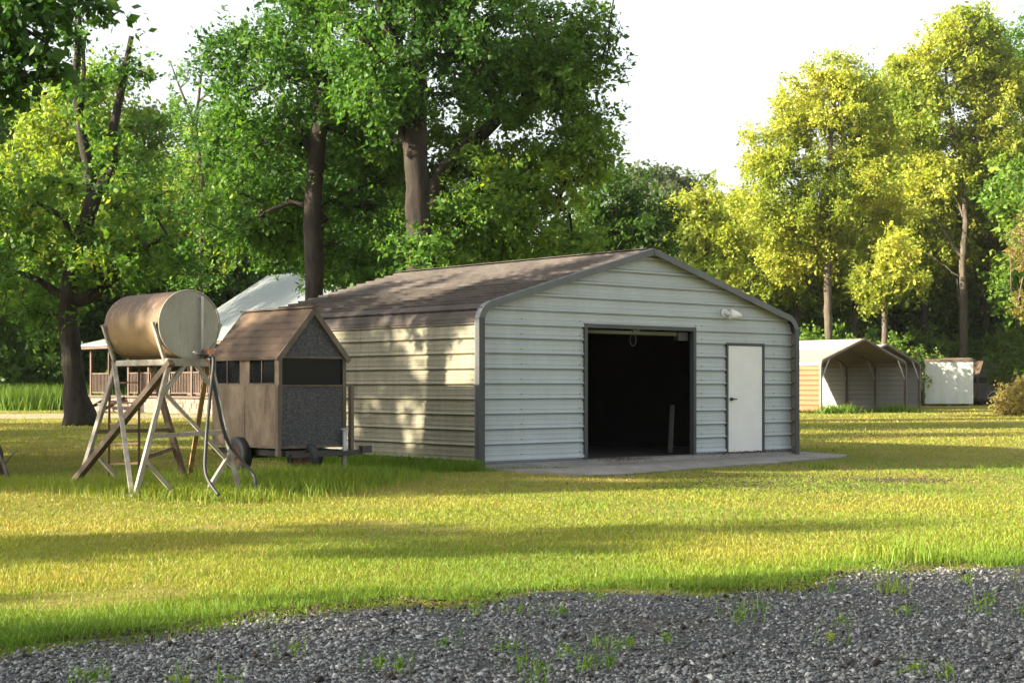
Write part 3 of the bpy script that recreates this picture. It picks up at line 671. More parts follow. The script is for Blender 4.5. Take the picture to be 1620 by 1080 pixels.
for i, (b0, b1) in enumerate(zip(posts, posts[1:])):
    if i == 1: continue
    rl = MB(); rl.beam(hq(0.08, b0+0.07, 1.84), hq(0.08, b1-0.07, 1.84), 0.09, 0.06); rl.beam(hq(0.08, b0+0.07, 0.92), hq(0.08, b1-0.07, 0.92), 0.06, 0.06); rr = rl.build('railing', M['cabwood'], cab)
    bl = MB()
    n = int((b1-b0)/0.14)
    for k in range(1, n): bl.beam(hq(0.08, b0+(b1-b0)*k/n, 0.94), hq(0.08, b0+(b1-b0)*k/n, 1.82), 0.05, 0.04, T)
    bl.build('balusters', M['cabwood'], rr)
for k in range(4):
    mb = MB(); mb.box(hq(-0.35-0.32*k, 2.15, 0.60-0.175*k-0.05), T*0.33, -U*1.7, Z*0.05); mb.build('step', M['wood'], cab)
for b_ in (2.15, 3.8):
    mb = MB(); mb.beam(hq(-1.3, b_, 0.05), hq(0, b_, 0.72), 0.05, 0.15); mb.build('stringer', M['cabwood'], cab)
pr = MB(); v4 = [hq(-0.45, -0.7, 3.22), hq(-0.45, PLn+0.6, 3.22), hq(3.0, PLn+0.6, 4.0), hq(3.0, -0.7, 4.0)]
pr.add(v4+[v-Z*0.06 for v in v4], [(0, 1, 2, 3), (7, 6, 5, 4), (0, 4, 5, 1), (1, 5, 6, 2), (2, 6, 7, 3), (3, 7, 4, 0)]); pr.build('porch_roof', M['porchroof'], cab)
mb = MB(); mb.box(hq(-0.40, -0.66, 3.02), T*0.05, -U*(PLn+1.2), Z*0.15); mb.build('fascia', M['cabwood'], cab)
mb = MB(); mb.box(hq(2.9, 4.4, 0.6), T*9.6, -U*9.7, Z*3.3); mb.build('wall', plain('cabin_dark_boards', (0.10, 0.065, 0.042), 0.85), cab)
for b_ in (5.2, 8.6, 11.5):
    mb = MB(); mb.box(hq(2.86, b_, 1.5), T*0.03, -U*1.0, Z*1.2); wn = mb.build('window', M['glass'], cab)
    mb = MB()
    for aa in (0, 0.95): mb.box(hq(2.83, b_+aa, 1.45), T*0.028, -U*0.06, Z*1.3)
    mb.box(hq(2.829, b_+0.061, 1.45), T*0.027, -U*0.888, Z*0.06); mb.build('window_frame', M['cabwood'], wn)
RA, RBq, RZ, REV = 7.7, 5.6, 6.75, 3.35
for sg in (-1, 1):
    v4 = [hq(RA, 4.0, RZ), hq(RA, 14.5, RZ), hq(RA+sg*RBq, 14.5, REV), hq(RA+sg*RBq, 4.0, REV)]
    mb = MB(); mb.add(v4+[v-Z*0.08 for v in v4], [(0, 1, 2, 3), (7, 6, 5, 4), (0, 4, 5, 1), (1, 5, 6, 2), (2, 6, 7, 3), (3, 7, 4, 0)])
    for k in range(34):
        b_ = 4.1+k*0.31; mb.beam(hq(RA+sg*0.05, b_, RZ), hq(RA+sg*RBq, b_, REV+0.015), 0.045, 0.11)
    mb.build('main_roof', M['cabroof'], cab)
mb = MB()
for b_ in (4.42, 14.05): 
    mb.add([hq(2.95, b_, 3.88), hq(12.45, b_, 3.88), hq(RA, b_, RZ-0.1)], [(0, 1, 2)]); mb.add([hq(2.95, b_+.03, 3.88), hq(12.45, b_+.03, 3.88), hq(RA, b_+.03, RZ-0.1)], [(2, 1, 0)])
mb.build('gable_end', M['cabwood'], cab)

# ------------------------------------------------------------------ white shed and utility trailer far right
S0 = P(1463, 641, 96); S0.z = gzf(S0.x, S0.y); t2 = Vector((0.985, -0.17, 0)); u2 = Vector((0.17, 0.985, 0))
shd = empty('garden_shed', S0, 'low white shed with vertical boards standing past the carports', 'shed')
M['shedw'] = plain('shed_white', (0.60, 0.62, 0.57), 0.7, c2=(0.47, 0.50, 0.45), scale=2, stretch=(1, 1, 0.15), bmp=0.1)
ws, ds_, hs_ = 2.95, 2.4, 2.7
mb = MB(); mb.box(S0+Z*0.12+t2*0.02+u2*0.02, t2*(ws-0.04), u2*(ds_-0.04), Z*hs_); mb.build('wall', M['shedw'], shd)
k = 0
while k*0.245 < ws-0.1:
    mb = MB(); mb.box(S0+Z*0.13+t2*(k*0.245+0.004), t2*0.237, u2*0.016, Z*(hs_-0.03)); mb.build('board', M['shedw'], shd); k += 1
for k in range(10):
    mb = MB(); mb.box(S0+Z*0.13+u2*(k*0.24+0.004), t2*0.016, u2*0.232, Z*(hs_-0.03)); mb.build('board', M['shedw'], shd)
mb = MB(); mb.box(S0-t2*0.12-u2*0.10+Z*(hs_+0.10), t2*(ws+0.2), u2*(ds_+0.2), Z*0.06); mb.add([S0-t2*0.14-u2*0.12+Z*(hs_+0.162), S0+t2*(ws+0.1)-u2*0.12+Z*(hs_+0.162), S0+t2*(ws+0.1)+u2*(ds_+0.12)+Z*(hs_+0.34), S0-t2*0.14+u2*(ds_+0.12)+Z*(hs_+0.34)], [(0, 1, 2, 3)]); mb.build('roof', plain('shed_roof_brown', (0.26, 0.18, 0.13), 0.8), shd)
for a in (0.1, 1.4, 2.7): mb = MB(); mb.box(S0+t2*a+u2*0.1, t2*0.2, u2*0.2, Z*0.13); mb.build('block', M['concrete'], shd)
U0 = P(1563, 640, 101); U0.z = gzf(U0.x, U0.y)
ut = empty('utility_trailer', U0, 'dark flatbed utility trailer with wheels parked beside the far hut', 'trailer')
mb = MB(); mb.box(U0+Z*0.75, Vector((2.3, -0.1, 0)), Vector((0.1, 1.5, 0)), Z*0.12); mb.build('bed', M['darkmetal'], ut)
for a in (0, 0.75, 1.5, 2.22):
    for e in (0, 1.45):
        mb = MB(); mb.beam(U0+Vector((a, -0.045*a+e, 0.8)), U0+Vector((a, -0.045*a+e, 1.25)), 0.06, 0.06, T); mb.build('stake', M['wood'], ut)
for e in (-0.02, 1.48):
    for zz in (1.02, 1.22):
        mb = MB(); mb.beam(U0+Vector((0, e, zz)), U0+Vector((2.3, e-0.1, zz)), 0.03, 0.10); mb.build('side_rail', M['wood'], ut)
for e in (-0.12, 1.55): wheel(ut, U0+Vector((0.45, e, 0.40)), (0, 1, 0), 0.40, 0.2)
for e in (-0.12, 1.55): wheel(ut, U0+Vector((1.7, e, 0.36)), (0, 1, 0), 0.36, 0.2)
mb = MB(); mb.tube([U0+Vector((0.45+0.5*math.cos(a), -0.15, 0.40+0.5*math.sin(a))) for a in np.linspace(0.1, 3.04, 9)], 0.05, 6); mb.build('mudguard', M['galv'], ut)
mb = MB(); mb.beam(U0+Vector((2.3, 0.6, 0.7)), U0+Vector((3.4, 0.55, 0.6)), 0.1, 0.1); mb.build('tongue', M['darkmetal'], ut)
B0 = P(1562, 640, 108); B0.z = gzf(B0.x, B0.y)
bt = empty('box_trailer', B0, 'faded green box trailer half hidden behind the far hut', 'trailer')
mbm = plain('faded_green', (0.17, 0.20, 0.15), 0.8, c2=(0.11, 0.14, 0.10))
mb = MB(); pr_ = [(0, 0.6), (0, 3.0), (0.25, 3.35), (1.2, 3.5), (1.55, 3.2), (1.55, 0.6)]
v5 = [B0+Vector((x-0.5, 0, z)) for x, z in pr_]; v6 = [v+Vector((0.2, 2.6, 0)) for v in v5]; n_ = 6
mb.add(v5+v6, [tuple(range(6)), tuple(range(11, 5, -1))]+[(i, i+6, (i+1) % 6+6, (i+1) % 6) for i in range(6)]); mb.build('body', mbm, bt)
for k in range(5):
    mb = MB(); mb.box(B0+Vector((-0.42+k*0.29, -0.03, 0.7)), Vector((0.26, 0, 0)), Vector((0, 0.03, 0)), Z*1.9); mb.build('board', mbm, bt)
for e in (0.3, 2.2): wheel(bt, B0+Vector((-0.1, e, 0.36)), (1, 0.08, 0), 0.36, 0.2)

# ------------------------------------------------------------------ trees
def leaves(centres, radii, per, size, rng, tb, droop=0.25, flat=0.7, twigs=7, asp=0.55):
    """sprays of leaf quads round each clump centre; returns quads (n,4,3) and tint (4n)"""
    nC = len(centres); C = np.asarray(centres)
    td = rng.normal(size=(nC, twigs, 3)); td[..., 2] *= flat; td /= np.linalg.norm(td, axis=-1, keepdims=True)
    td[..., 2] += 0.12; tl = radii[:, None]*rng.uniform(0.6, 1.25, (nC, twigs))
    k = max(1, per//twigs)
    f = rng.uniform(0.12, 1.0, (nC, twigs, k))
    pos = C[:, None, None, :]+td[:, :, None, :]*(tl[:, :, None]*f)[..., None]
    pos = pos+rng.normal(size=pos.shape)*(0.16*radii)[:, None, None, None]
    pos[..., 2] -= droop*(f**2)*radii[:, None, None]*0.6
    n = nC*twigs*k
    pos = pos.reshape(-1, 3)
    d = rng.normal(size=(n, 3))*0.8+np.repeat(td.reshape(-1, 3), k, 0); d[:, 2] -= 0.35
    d /= np.linalg.norm(d, axis=1, keepdims=True)
    nn = rng.normal(size=(n, 3))*0.75; nn[:, 2] += 0.75
    sd = np.cross(d, nn); sd /= np.linalg.norm(sd, axis=1, keepdims=True)+1e-9
    L = (size*np.clip(rng.lognormal(-0.08, 0.36, n), 0.4, 2.0))[:, None]; asp = asp*rng.uniform(0.7, 1.3, n)[:, None]
    q = np.stack([pos-d*L*0.5, pos+sd*L*asp*0.5-d*L*0.05, pos+d*L*0.5, pos-sd*L*asp*0.5-d*L*0.05], 1)
    t = np.clip(np.repeat(tb, twigs*k)+rng.normal(size=n)*0.14, 0, 1)
    return q, np.repeat(t, 4)
def grow(trunks, blobs, rng, zpen=0.5, step=0.8, spread=0.10, base_r=0.011):
    """trunks: list of polylines [(Vector, r)...]; returns (branch edges, clump centres)"""
    pos, par, fix = [], [], []
    for poly in trunks:
        prev = -1
        if pos:
            d = np.linalg.norm(np.array(pos)-np.array(poly[0][0]), axis=1); prev = int(d.argmin())
        for i in range(len(poly)):
            if i == 0: pos.append(tuple(poly[0][0])); par.append(prev); fix.append(poly[0][1]); prev = len(pos)-1; continue
            a, ra = poly[i-1]; b_, rb = poly[i]; m = max(1, int((b_-a).length/step))
            for k in range(1, m+1):
                q = a.lerp(b_, k/m); pos.append(tuple(q)); par.append(prev); fix.append(ra+(rb-ra)*k/m); prev = len(pos)-1
    nfix = len(pos)
    cl = []
    for c, rad, n in blobs:
        v = rng.normal(size=(n, 3)); v /= np.linalg.norm(v, axis=1, keepdims=True)
        r = rng.uniform(0.15, 1, (n, 1))**0.5
        cl.append(np.array(c)+v*r*np.array(rad))
    cl = np.concatenate(cl)
    A = np.zeros((nfix+len(cl)*14+50, 3)); A[:nfix] = pos; cnt = nfix
    par = par+[0]*(len(A)-nfix); w = np.zeros(len(A))
    zf = A[:nfix]
    zmin = min(p[0][0].z for p in trunks); low = np.array([p[2] for p in pos]) > zmin+0.28*(max(p[2] for p in pos)-zmin)
    ok = np.ones(len(A), bool); ok[:nfix] = low if low.any() else True
    d0 = np.min(np.linalg.norm(cl[:, None]-zf[None, low if low.any() else slice(None)], axis=2), axis=1)
    edges = []
    for ci in np.argsort(d0):
        c = cl[ci]
        dv = c-A[:cnt]; dd = np.linalg.norm(dv, axis=1)
        cost = dd+zpen*np.maximum(0, -dv[:, 2])+zpen*0.2*np.abs(dv[:, 2]); cost[~ok[:cnt]] = 1e9
        j = int(cost.argmin()); a = A[j].copy(); L = dd[j]
        m = int(min(12, max(1, round(L/step))))
        side = rng.normal(size=3)*L*spread; prev = j
        for k in range(1, m+1):
            f = k/m; p = a+(c-a)*f+side*math.sin(math.pi*f)+np.array([0, 0, 0.10*L*math.sin(math.pi*f)])
            A[cnt] = p; par[cnt] = prev; prev = cnt; cnt += 1
        w[prev] += 1
    for i in range(cnt-1, nfix-1, -1): w[par[i]] += w[i]
    rad = base_r*np.sqrt(np.maximum(w, 1))*1.25
    for i in range(nfix, cnt):
        pr_ = fix[par[i]] if par[i] < nfix else rad[par[i]]
        rp = min(pr_, rad[i]*1.1); edges.append((par[i], i, rp, min(rad[i], rp)))
    return A, edges, cl
def wood_mesh(name, trunks, A, edges, mat, rng, off, sides=5):
    mb = MB(); rr = random.Random(5)
    for ti, poly in enumerate(trunks):
        pts, rs = [], []
        for i in range(len(poly)-1):
            a, ra = poly[i]; b_, rb = poly[i+1]; m = max(2, int((b_-a).length/0.45))
            for k in range(m):
                f = k/m; j = Vector((rr.uniform(-1, 1), rr.uniform(-1, 1), 0))*ra*0.10
                pts.append(a.lerp(b_, f)+j); rs.append((ra+(rb-ra)*f)*rr.uniform(0.94, 1.07))
        pts.append(poly[-1][0]); rs.append(poly[-1][1])
        if ti == 0: rs[0] *= 1.55; rs[1] *= 1.2
        mb.tube(pts, rs, 14 if ti == 0 else 9, True, True, 0.14, rr)
    V = [np.array(mb.v)]; fcs = [list(f) for f in mb.f]; sm = list(mb.sm)
    base = len(mb.v); ring = np.arange(sides)*2*math.pi/sides
    allv = []
    for a, b_, r0, r1 in edges:
        p, q = A[a], A[b_]; d = q-p; l = np.linalg.norm(d)
        if l < 1e-4: continue
        d /= l; x = np.cross(d, [0.3, 0.2, 0.9]); x /= np.linalg.norm(x)+1e-9; y = np.cross(d, x)
        cs = np.cos(ring)[:, None]*x+np.sin(ring)[:, None]*y
        allv.append(np.concatenate([p+cs*r0, q+cs*r1+d*r1*0.3]))
        for k in range(sides):
            k2 = (k+1) % sides; fcs.append([base+k, base+k2, base+sides+k2, base+sides+k])
        base += 2*sides
    if allv: V.append(np.concatenate(allv))
    V = np.concatenate(V)-np.array(off)
    me = bpy.data.meshes.new(name); me.from_pydata(V.tolist(), [], fcs); me.polygons.foreach_set('use_smooth', [True]*len(fcs)); me.materials.append(mat); me.update()
    return me
def tree(label, base, trunks, blobs, seed, leaf='leaf', bark='bark', per=110, size=0.15, crad=0.65, tint=0.45, tvar=0.22, group=None, name='tree', cat='tree', zpen=0.5, step=0.8, twigs=7, spread=0.1, flat=0.7):
    rng = np.random.default_rng(seed); base = Vector(base)
    A, ed, cl = grow(trunks, blobs, rng, zpen, step, spread)
    rt = empty(name, base, label, cat, group)
    link('trunk', wood_mesh('trunk', trunks, A, ed, M[bark], rng, base), rt)
    radii = crad*rng.uniform(0.7, 1.3, len(cl))
    # neighbouring clumps share a tone: smooth variation over the crown
    ph = rng.uniform(0, 6.28, 3); tb = tint+tvar*np.sin(cl[:, 0]*0.55+ph[0])*np.sin(cl[:, 2]*0.6+ph[1])+rng.normal(size=len(cl))*0.10
    q, t = leaves(cl, radii, per, size, rng, tb, twigs=twigs, flat=flat)
    link('crown', arr_mesh('crown', q-np.array(base), 4, t, M[leaf]), rt)
    return rt
def dup(root, loc, rz=0, sc=1.0, label=None, group=None, scz=None):
    r = root.copy(); col.objects.link(r); r.location = loc; r.rotation_euler = (0, 0, rz); r.scale = (sc, sc, scz or sc)
    if label: r['label'] = label
    if group: r['group'] = group
    elif 'group' in r.keys(): del r['group']
    for ch in list(root.children):
        c = ch.copy(); col.objects.link(c); c.parent = r
    return r
def G(px, Y, dz=-0.1):
    x = (px-CX)/F*Y; return Vector((x, Y, gzf(x, Y)+dz))
def TP(Y, *pts):                                      # polyline of (px, py, r) at depth Y
    return [(P(a, b_, Y+(c[3] if len(c) > 3 else 0)) if True else None, c[2]) for c in pts for a, b_ in [(c[0], c[1])]]
def BL_(px, py, Y, rx, ry, rz, n): return (tuple(P(px, py, Y)), (rx, ry, rz), n)

# A: pruned forked tree at the left
Y = 48.0
tA = [TP(Y, (126, 678, .40), (117, 600, .33), (107, 500, .30), (110, 445, .27), (125, 385, .25), (150, 305, .24)),
      TP(Y, (150, 308, .20), (138, 262, .17), (126, 190, .15), (119, 130, .13), (125, 60, .11), (124, 18, .09)),
      TP(Y, (152, 306, .19), (176, 272, .17), (180, 200, .14), (194, 130, .12), (208, 58, .08)),
      TP(Y, (128, 182, .08), (133, 120, .07), (132, 78, .05)),
      TP(Y, (110, 478, .22), (140, 470, .21), (166, 455, .20), (182, 425, .17), (220, 392, .13), (266, 374, .08)),
      TP(Y, (164, 456, .13), (152, 425, .12), (136, 392, .08)),
      TP(Y, (108, 470, .16), (88, 462, .14), (66, 445, .10), (30, 430, .06)),
      TP(Y, (118, 400, .12), (102, 345, .10), (60, 322, .07), (20, 335, .04))]
tree('leaning forked tree with two bare cut limbs above the fuel tank', G(126, Y), tA,
     [BL_(40, 420, Y, 1.9, 2.2, 1.6, 34), BL_(20, 320, Y, 1.6, 1.8, 1.2, 22), BL_(150, 380, Y, 0.9, 1.0, 0.7, 12), BL_(240, 400, Y+1, 2.0, 2.0, 1.0, 24), BL_(180, 425, Y-1, 1.5, 1.2, .8, 14), BL_(90, 330, Y+1, 1.6, 1.6, 1.3, 18), BL_(215, 290, Y, 1.0, 1.0, 1.4, 10), BL_(80, 500, Y+1, 1.4, 1.5, .7, 12), BL_(128, 150, Y, .5, .5, 1.0, 7), BL_(205, 110, Y, .45, .45, .9, 6), BL_(165, 240, Y, .6, .6, .8, 7), BL_(125, 50, Y, .5, .5, .4, 4)],
     101, bark='barkshade', per=120, size=0.17, crad=0.75, tint=0.55)
# B: dark straight trunk behind the barn
Y = 42.0
tB = [TP(Y, (497, 690, .30), (496, 450, .26), (494, 330, .25), (502, 250, .23), (510, 150, .20), (514, 40, .16), (518, -120, .10)),
      TP(Y, (500, 255, .12), (480, 215, .11), (462, 182, .08), (430, 150, .05)), TP(Y, (508, 170, .10), (545, 110, .08), (580, 60, .05)), TP(Y, (497, 330, .09), (460, 320, .07), (420, 335, .04))]
tree('tall tree with dark straight trunk just left of the barn ridge', G(497, Y), tB,
     [BL_(450, 120, Y, 2.4, 2.4, 1.9, 70), BL_(540, 60, Y, 2.2, 2.2, 2.0, 60), BL_(420, 250, Y+1, 1.8, 2.2, 1.5, 40), BL_(560, 190, Y+2, 1.6, 2.0, 1.5, 36), BL_(500, -70, Y, 2.8, 2.6, 1.8, 60), BL_(400, 330, Y+2, 1.7, 1.8, 1.2, 30), BL_(590, 300, Y+3, 1.5, 1.6, 1.4, 28), BL_(440, 390, Y+3, 1.7, 1.6, .8, 24), BL_(540, 410, Y+2, 1.0, 1.4, .5, 18), BL_(520, 330, Y+2, 1.2, 1.4, 1.2, 18)],
     102, bark='barkshade', per=150, size=0.14, crad=0.72, leaf='leaf', tint=0.42)
# C: thick trunk
Y = 40.0
tC = [TP(Y, (659, 700, .42), (660, 430, .33), (661, 330, .32), (658, 230, .32), (660, 140, .27), (664, 40, .22), (668, -80, .17), (672, -200, .1)),
      TP(Y, (655, 250, .2), (642, 215, .17), (632, 165, .15), (628, 145, .13)), TP(Y, (655, 120, .16), (620, 60, .14), (602, 12, .15), (598, -10, .14)),
      TP(Y, (662, 60, .10), (710, 20, .08), (750, -30, .05)), TP(Y, (662, 150, .09), (600, 110, .07), (560, 120, .04))]
tree('tall tree with the thickest trunk rising behind the barn ridge', G(659, Y), tC,
     [BL_(600, 40, Y, 2.2, 2.2, 1.6, 50), BL_(740, 30, Y, 2.0, 2.2, 1.7, 46), BL_(660, -110, Y, 3.2, 3.0, 1.8, 66), BL_(580, 150, Y-1.0, 1.1, 1.2, .9, 20), BL_(600, 250, Y+3, 1.2, 1.2, 1.2, 20), BL_(740, 130, Y+1, 1.2, 1.6, 1.1, 22), BL_(630, 160, Y-1.2, .5, .5, .5, 7), BL_(655, 400, Y-.8, .5, .4, .3, 5)],
     103, bark='barkshade', per=150, size=0.14, crad=0.68, tint=0.45)
# D: leaning tree with wide crown to the right
Y = 42.5
tD = [TP(Y, (676, 700, .30), (680, 420, .27), (684, 330, .25), (700, 272, .22), (740, 232, .20), (790, 188, .17), (850, 150, .13), (890, 95, .08), (905, 20, .05)),
      TP(Y, (785, 192, .09), (775, 150, .08), (745, 120, .05)), TP(Y, (850, 152, .07), (900, 150, .06), (945, 120, .035), (962, 60, .03), (972, -10, .02)), TP(Y, (690, 310, .12), (760, 330, .1), (840, 340, .07), (900, 330, .04)),
      TP(Y, (682, 400, .08), (740, 405, .07), (790, 400, .04))]
tree('broad leafy tree leaning right over the barn roof, spreading to the open sky', G(676, Y), tD,
     [BL_(850, 70, Y, 2.26, 2.49, 1.58, 50), BL_(880, 190, Y, 1.69, 2.26, 1.58, 50), BL_(800, 60, Y+2, 1.81, 1.81, 1.58, 29), BL_(860, 290, Y+.5, 1.69, 2.03, 1.24, 50), BL_(780, 300, Y, 1.47, 1.81, 1.13, 39), BL_(740, 390, Y-1, 1.47, 1.58, 0.90, 39), BL_(850, 375, Y+.5, 1.69, 1.81, 0.79, 36), BL_(925, 240, Y, 0.79, 1.24, 1.36, 20), BL_(930, 120, Y, 0.68, 0.90, 1.13, 13), BL_(730, 290, Y+1.5, 1.36, 1.36, 1.36, 25), BL_(730, 200, Y+2, 1.36, 1.36, 1.13, 20), BL_(800, 150, Y+2, 1.47, 1.13, 1.02, 20), BL_(735, 345, Y-1.6, 1.13, 0.90, 0.79, 20), BL_(830, 110, Y-1, 1.24, 1.02, 0.79, 18)],
     104, bark='barkshade', per=150, size=0.14, crad=0.66, tint=0.38, leaf='leafmid')
# D2: darker tree to the right of it, E: slim tree
Y = 58.0
tree('dark green tree low behind the barn peak', G(985, Y), [TP(Y, (985, 660, .25), (982, 450, .2), (975, 330, .12), (970, 270, .06))],
     [BL_(965, 320, Y, 1.5, 2, 1.2, 34), BL_(1010, 350, Y, 1.3, 2, 1.3, 30), BL_(930, 365, Y, 1.6, 2, 1.0, 30), BL_(990, 400, Y, 1.9, 2, .7, 24)],
     105, per=110, size=0.18, crad=0.75, leaf='leafdark', tint=0.5)
Y = 50.0
tree('slim trunked tree between the dark trunk and the thick trunk', G(585, Y), [TP(Y, (584, 680, .17), (584, 440, .14), (578, 330, .11), (585, 220, .07))],
     [BL_(560, 300, Y, 1.8, 2, 1.6, 34), BL_(610, 350, Y, 1.5, 1.7, 1.3, 28), BL_(545, 390, Y, 1.9, 1.7, .9, 28), BL_(600, 230, Y, 1.5, 1.6, 1.2, 24), BL_(575, 435, Y, 1.6, 1.4, .6, 20), BL_(530, 440, Y, .9, 1.2, .5, 12)],
     106, per=100, size=0.18, crad=0.75, tint=0.5)
# left middle distance
Y = 88.0
tree('bright green round tree between forked tree and dark trunk', G(370, Y), [TP(Y, (370, 650, .28), (372, 450, .24), (365, 320, .16), (350, 220, .08))],
     [BL_(330, 250, Y, 3.8, 3.6, 3.2, 60), BL_(400, 290, Y, 3.5, 3.6, 3.4, 60), BL_(300, 350, Y, 3.5, 3.4, 3, 54), BL_(380, 390, Y, 4.4, 3.5, 2.1, 54)],
     107, per=120, size=0.27, crad=1.25, tint=0.6, leaf='leafmid')
Y = 76.0
tree('sparse twiggy tree standing out against the sky gap', G(335, Y), [TP(Y, (330, 650, .10), (316, 430, .10), (322, 300, .09), (310, 200, .08), (318, 120, .06), (345, 70, .03)), TP(Y, (313, 210, .07), (285, 140, .05), (270, 100, .03)), TP(Y, (315, 160, .06), (360, 120, .04), (395, 100, .02))],
     [BL_(330, 130, Y, 2.2, 2, 1.8, 20), BL_(300, 200, Y, 1.8, 2, 1.6, 18), BL_(360, 210, Y, 1.8, 2, 1.8, 20), BL_(275, 280, Y, 1.5, 1.6, 1.8, 16), BL_(390, 90, Y, 1.4, 1.4, 1.2, 12), BL_(318, 340, Y, 1.2, 1.4, 2.0, 18), BL_(320, 430, Y, 1.4, 1.4, 1.2, 14)],
     108, per=60, size=0.19, crad=0.8, tint=0.45)
Y = 70.0
tree('sunlit yellow green tree seen through the forked tree', G(118, Y), [TP(Y, (118, 655, .2), (112, 450, .17), (140, 300, .18), (130, 180, .08))],
     [BL_(90, 180, Y, 2.4, 2.5, 2.2, 50), BL_(180, 170, Y, 2.2, 2.4, 2.4, 46), BL_(70, 280, Y, 2.6, 2.5, 2, 44), BL_(190, 290, Y, 2.4, 2.5, 2.2, 46), BL_(110, 370, Y, 3.2, 2.5, 1.6, 44), BL_(215, 230, Y, 1.6, 2, 1.6, 24)],
     109, per=110, size=0.22, crad=0.95, tint=0.6, leaf='leafmid')
# near overhanging tree at the top left, trunk out of frame
Y = 21.0
tree('near tree overhanging the top left corner with large dark leaves', G(-180, Y), [TP(Y, (-180, 760, .3), (-185, 400, .26), (-170, 120, .2), (-150, -150, .1)), TP(Y, (-170, 130, .10), (-110, 80, .07), (-40, 60, .05), (30, 40, .03), (75, 70, .015)), TP(Y, (-165, 40, .1), (-80, -30, .06), (20, -40, .04), (120, -20, .02))],
     [BL_(40, 40, Y, .55, .6, .4, 14), BL_(10, 120, Y, .35, .5, .5, 10), BL_(70, 90, Y, .25, .3, .3, 4), BL_(-60, 60, Y, .8, .8, .8, 20), BL_(130, 5, Y+.5, .55, .4, .22, 7), BL_(-170, -80, Y, 1.6, 1.6, 1.4, 34), BL_(0, -70, Y, 1.2, 1, .5, 18), BL_(-150, 150, Y, 1.1, 1.2, 1, 18)],
     110, per=64, size=0.15, crad=0.36, tint=0.45, leaf='leaf', step=0.4)
# right side
Y = 90.0
tF = [TP(Y, (1311, 645, .27), (1310, 530, .24), (1309, 400, .21), (1311, 300, .18), (1314, 230, .14), (1322, 150, .08), (1330, 105, .04)),
      TP(Y, (1310, 372, .10), (1290, 325, .08), (1255, 295, .06), (1230, 270, .04)), TP(Y, (1311, 290, .09), (1285, 250, .07), (1262, 200, .04)), TP(Y, (1313, 250, .08), (1350, 200, .06), (1372, 150, .03)), TP(Y, (1309, 400, .07), (1270, 385, .05), (1230, 380, .03))]
tree('tall yellow green tree with slender pale trunk behind the front carport', G(1311, Y), tF,
     [BL_(1390, 230, Y+2, 1.8, 1.8, 2.0, 26), BL_(1400, 330, Y+2, 1.8, 1.8, 1.8, 26), BL_(1205, 265, Y, 1.2, 1.5, 1.2, 18), BL_(1240, 250, Y, 2.60, 2.76, 2.53, 55), BL_(1300, 170, Y, 2.83, 2.76, 2.53, 55), BL_(1350, 190, Y+1, 2.36, 2.53, 2.64, 45), BL_(1225, 340, Y, 2.01, 2.30, 1.72, 37), BL_(1290, 330, Y, 2.36, 2.76, 1.84, 45), BL_(1350, 290, Y, 2.24, 2.53, 2.30, 42), BL_(1260, 410, Y+1, 2.60, 2.53, 1.38, 42), BL_(1330, 390, Y+1, 1.89, 2.30, 1.38, 30), BL_(1320, 115, Y, 1.77, 1.84, 0.92, 20), BL_(1265, 180, Y, 1.42, 1.61, 1.61, 20)],
     111, per=165, size=0.195, crad=1.0, leaf='leafyellow', bark='barkgrey', tint=0.6, twigs=6)
Y = 84.0
tree('small yellow tree with short reddish trunk between carport and forked tree', G(1400, Y), [TP(Y, (1400, 645, .17), (1399, 490, .15), (1402, 430, .09), (1405, 380, .04))],
     [BL_(1390, 440, Y, 1.6, 1.8, 1.1, 34), BL_(1425, 400, Y, 1.3, 1.6, 1.2, 28), BL_(1370, 470, Y, 1.0, 1.4, .7, 14), BL_(1440, 450, Y, 1.0, 1.4, .8, 14)],
     112, per=95, size=0.21, crad=0.8, leaf='leafyellow', bark='barkgrey', tint=0.62)
Y = 105.0
tH = [TP(Y, (1525, 640, .34), (1524, 560, .30), (1525, 470, .27), (1523, 410, .25), (1528, 350, .20), (1524, 300, .17), (1512, 230, .14), (1500, 160, .12), (1494, 90, .06)),
      TP(Y, (1524, 410, .12), (1505, 385, .10), (1490, 360, .09), (1468, 338, .06), (1440, 330, .03)), TP(Y, (1526, 350, .10), (1513, 310, .08), (1500, 285, .04)), TP(Y, (1528, 330, .10), (1545, 290, .07), (1570, 262, .04)),
      TP(Y, (1524, 440, .06), (1508, 432, .05), (1495, 420, .02)), TP(Y, (1522, 300, .08), (1550, 200, .06), (1560, 130, .03)), TP(Y, (1524, 500, .04), (1517, 480, .03), (1514, 440, .02))]
tree('tall tree with thick forked bare trunk behind the white shed', G(1525, Y), tH,
     [BL_(1530, 45, Y, 2.4, 2.4, 1.4, 26), BL_(1600, 110, Y+2, 2.6, 2.4, 2.2, 30), BL_(1425, 130, Y+1, 2.0, 2.2, 1.8, 30), BL_(1410, 220, Y+1, 2.2, 2.2, 2.2, 34), BL_(1480, 400, Y+2, 2.6, 2.2, 2.0, 34), BL_(1580, 200, Y, 2.4, 2.4, 2.4, 34), BL_(1490, 120, Y, 3.12, 3.12, 2.40, 59), BL_(1560, 130, Y+1, 2.88, 3.12, 2.64, 52), BL_(1450, 190, Y, 2.28, 2.64, 2.40, 44), BL_(1540, 230, Y+1, 2.64, 2.64, 1.92, 41), BL_(1460, 280, Y, 2.16, 2.40, 1.68, 36), BL_(1520, 60, Y, 2.64, 2.64, 1.44, 31), BL_(1570, 290, Y+1, 1.92, 2.16, 1.44, 26), BL_(1435, 340, Y+1, 1.80, 1.92, 1.32, 23), BL_(1510, 280, Y-1, 1.44, 1.20, 0.96, 13)],
     113, per=120, size=0.25, crad=1.15, leaf='leafyellow', bark='barkgrey', tint=0.55)
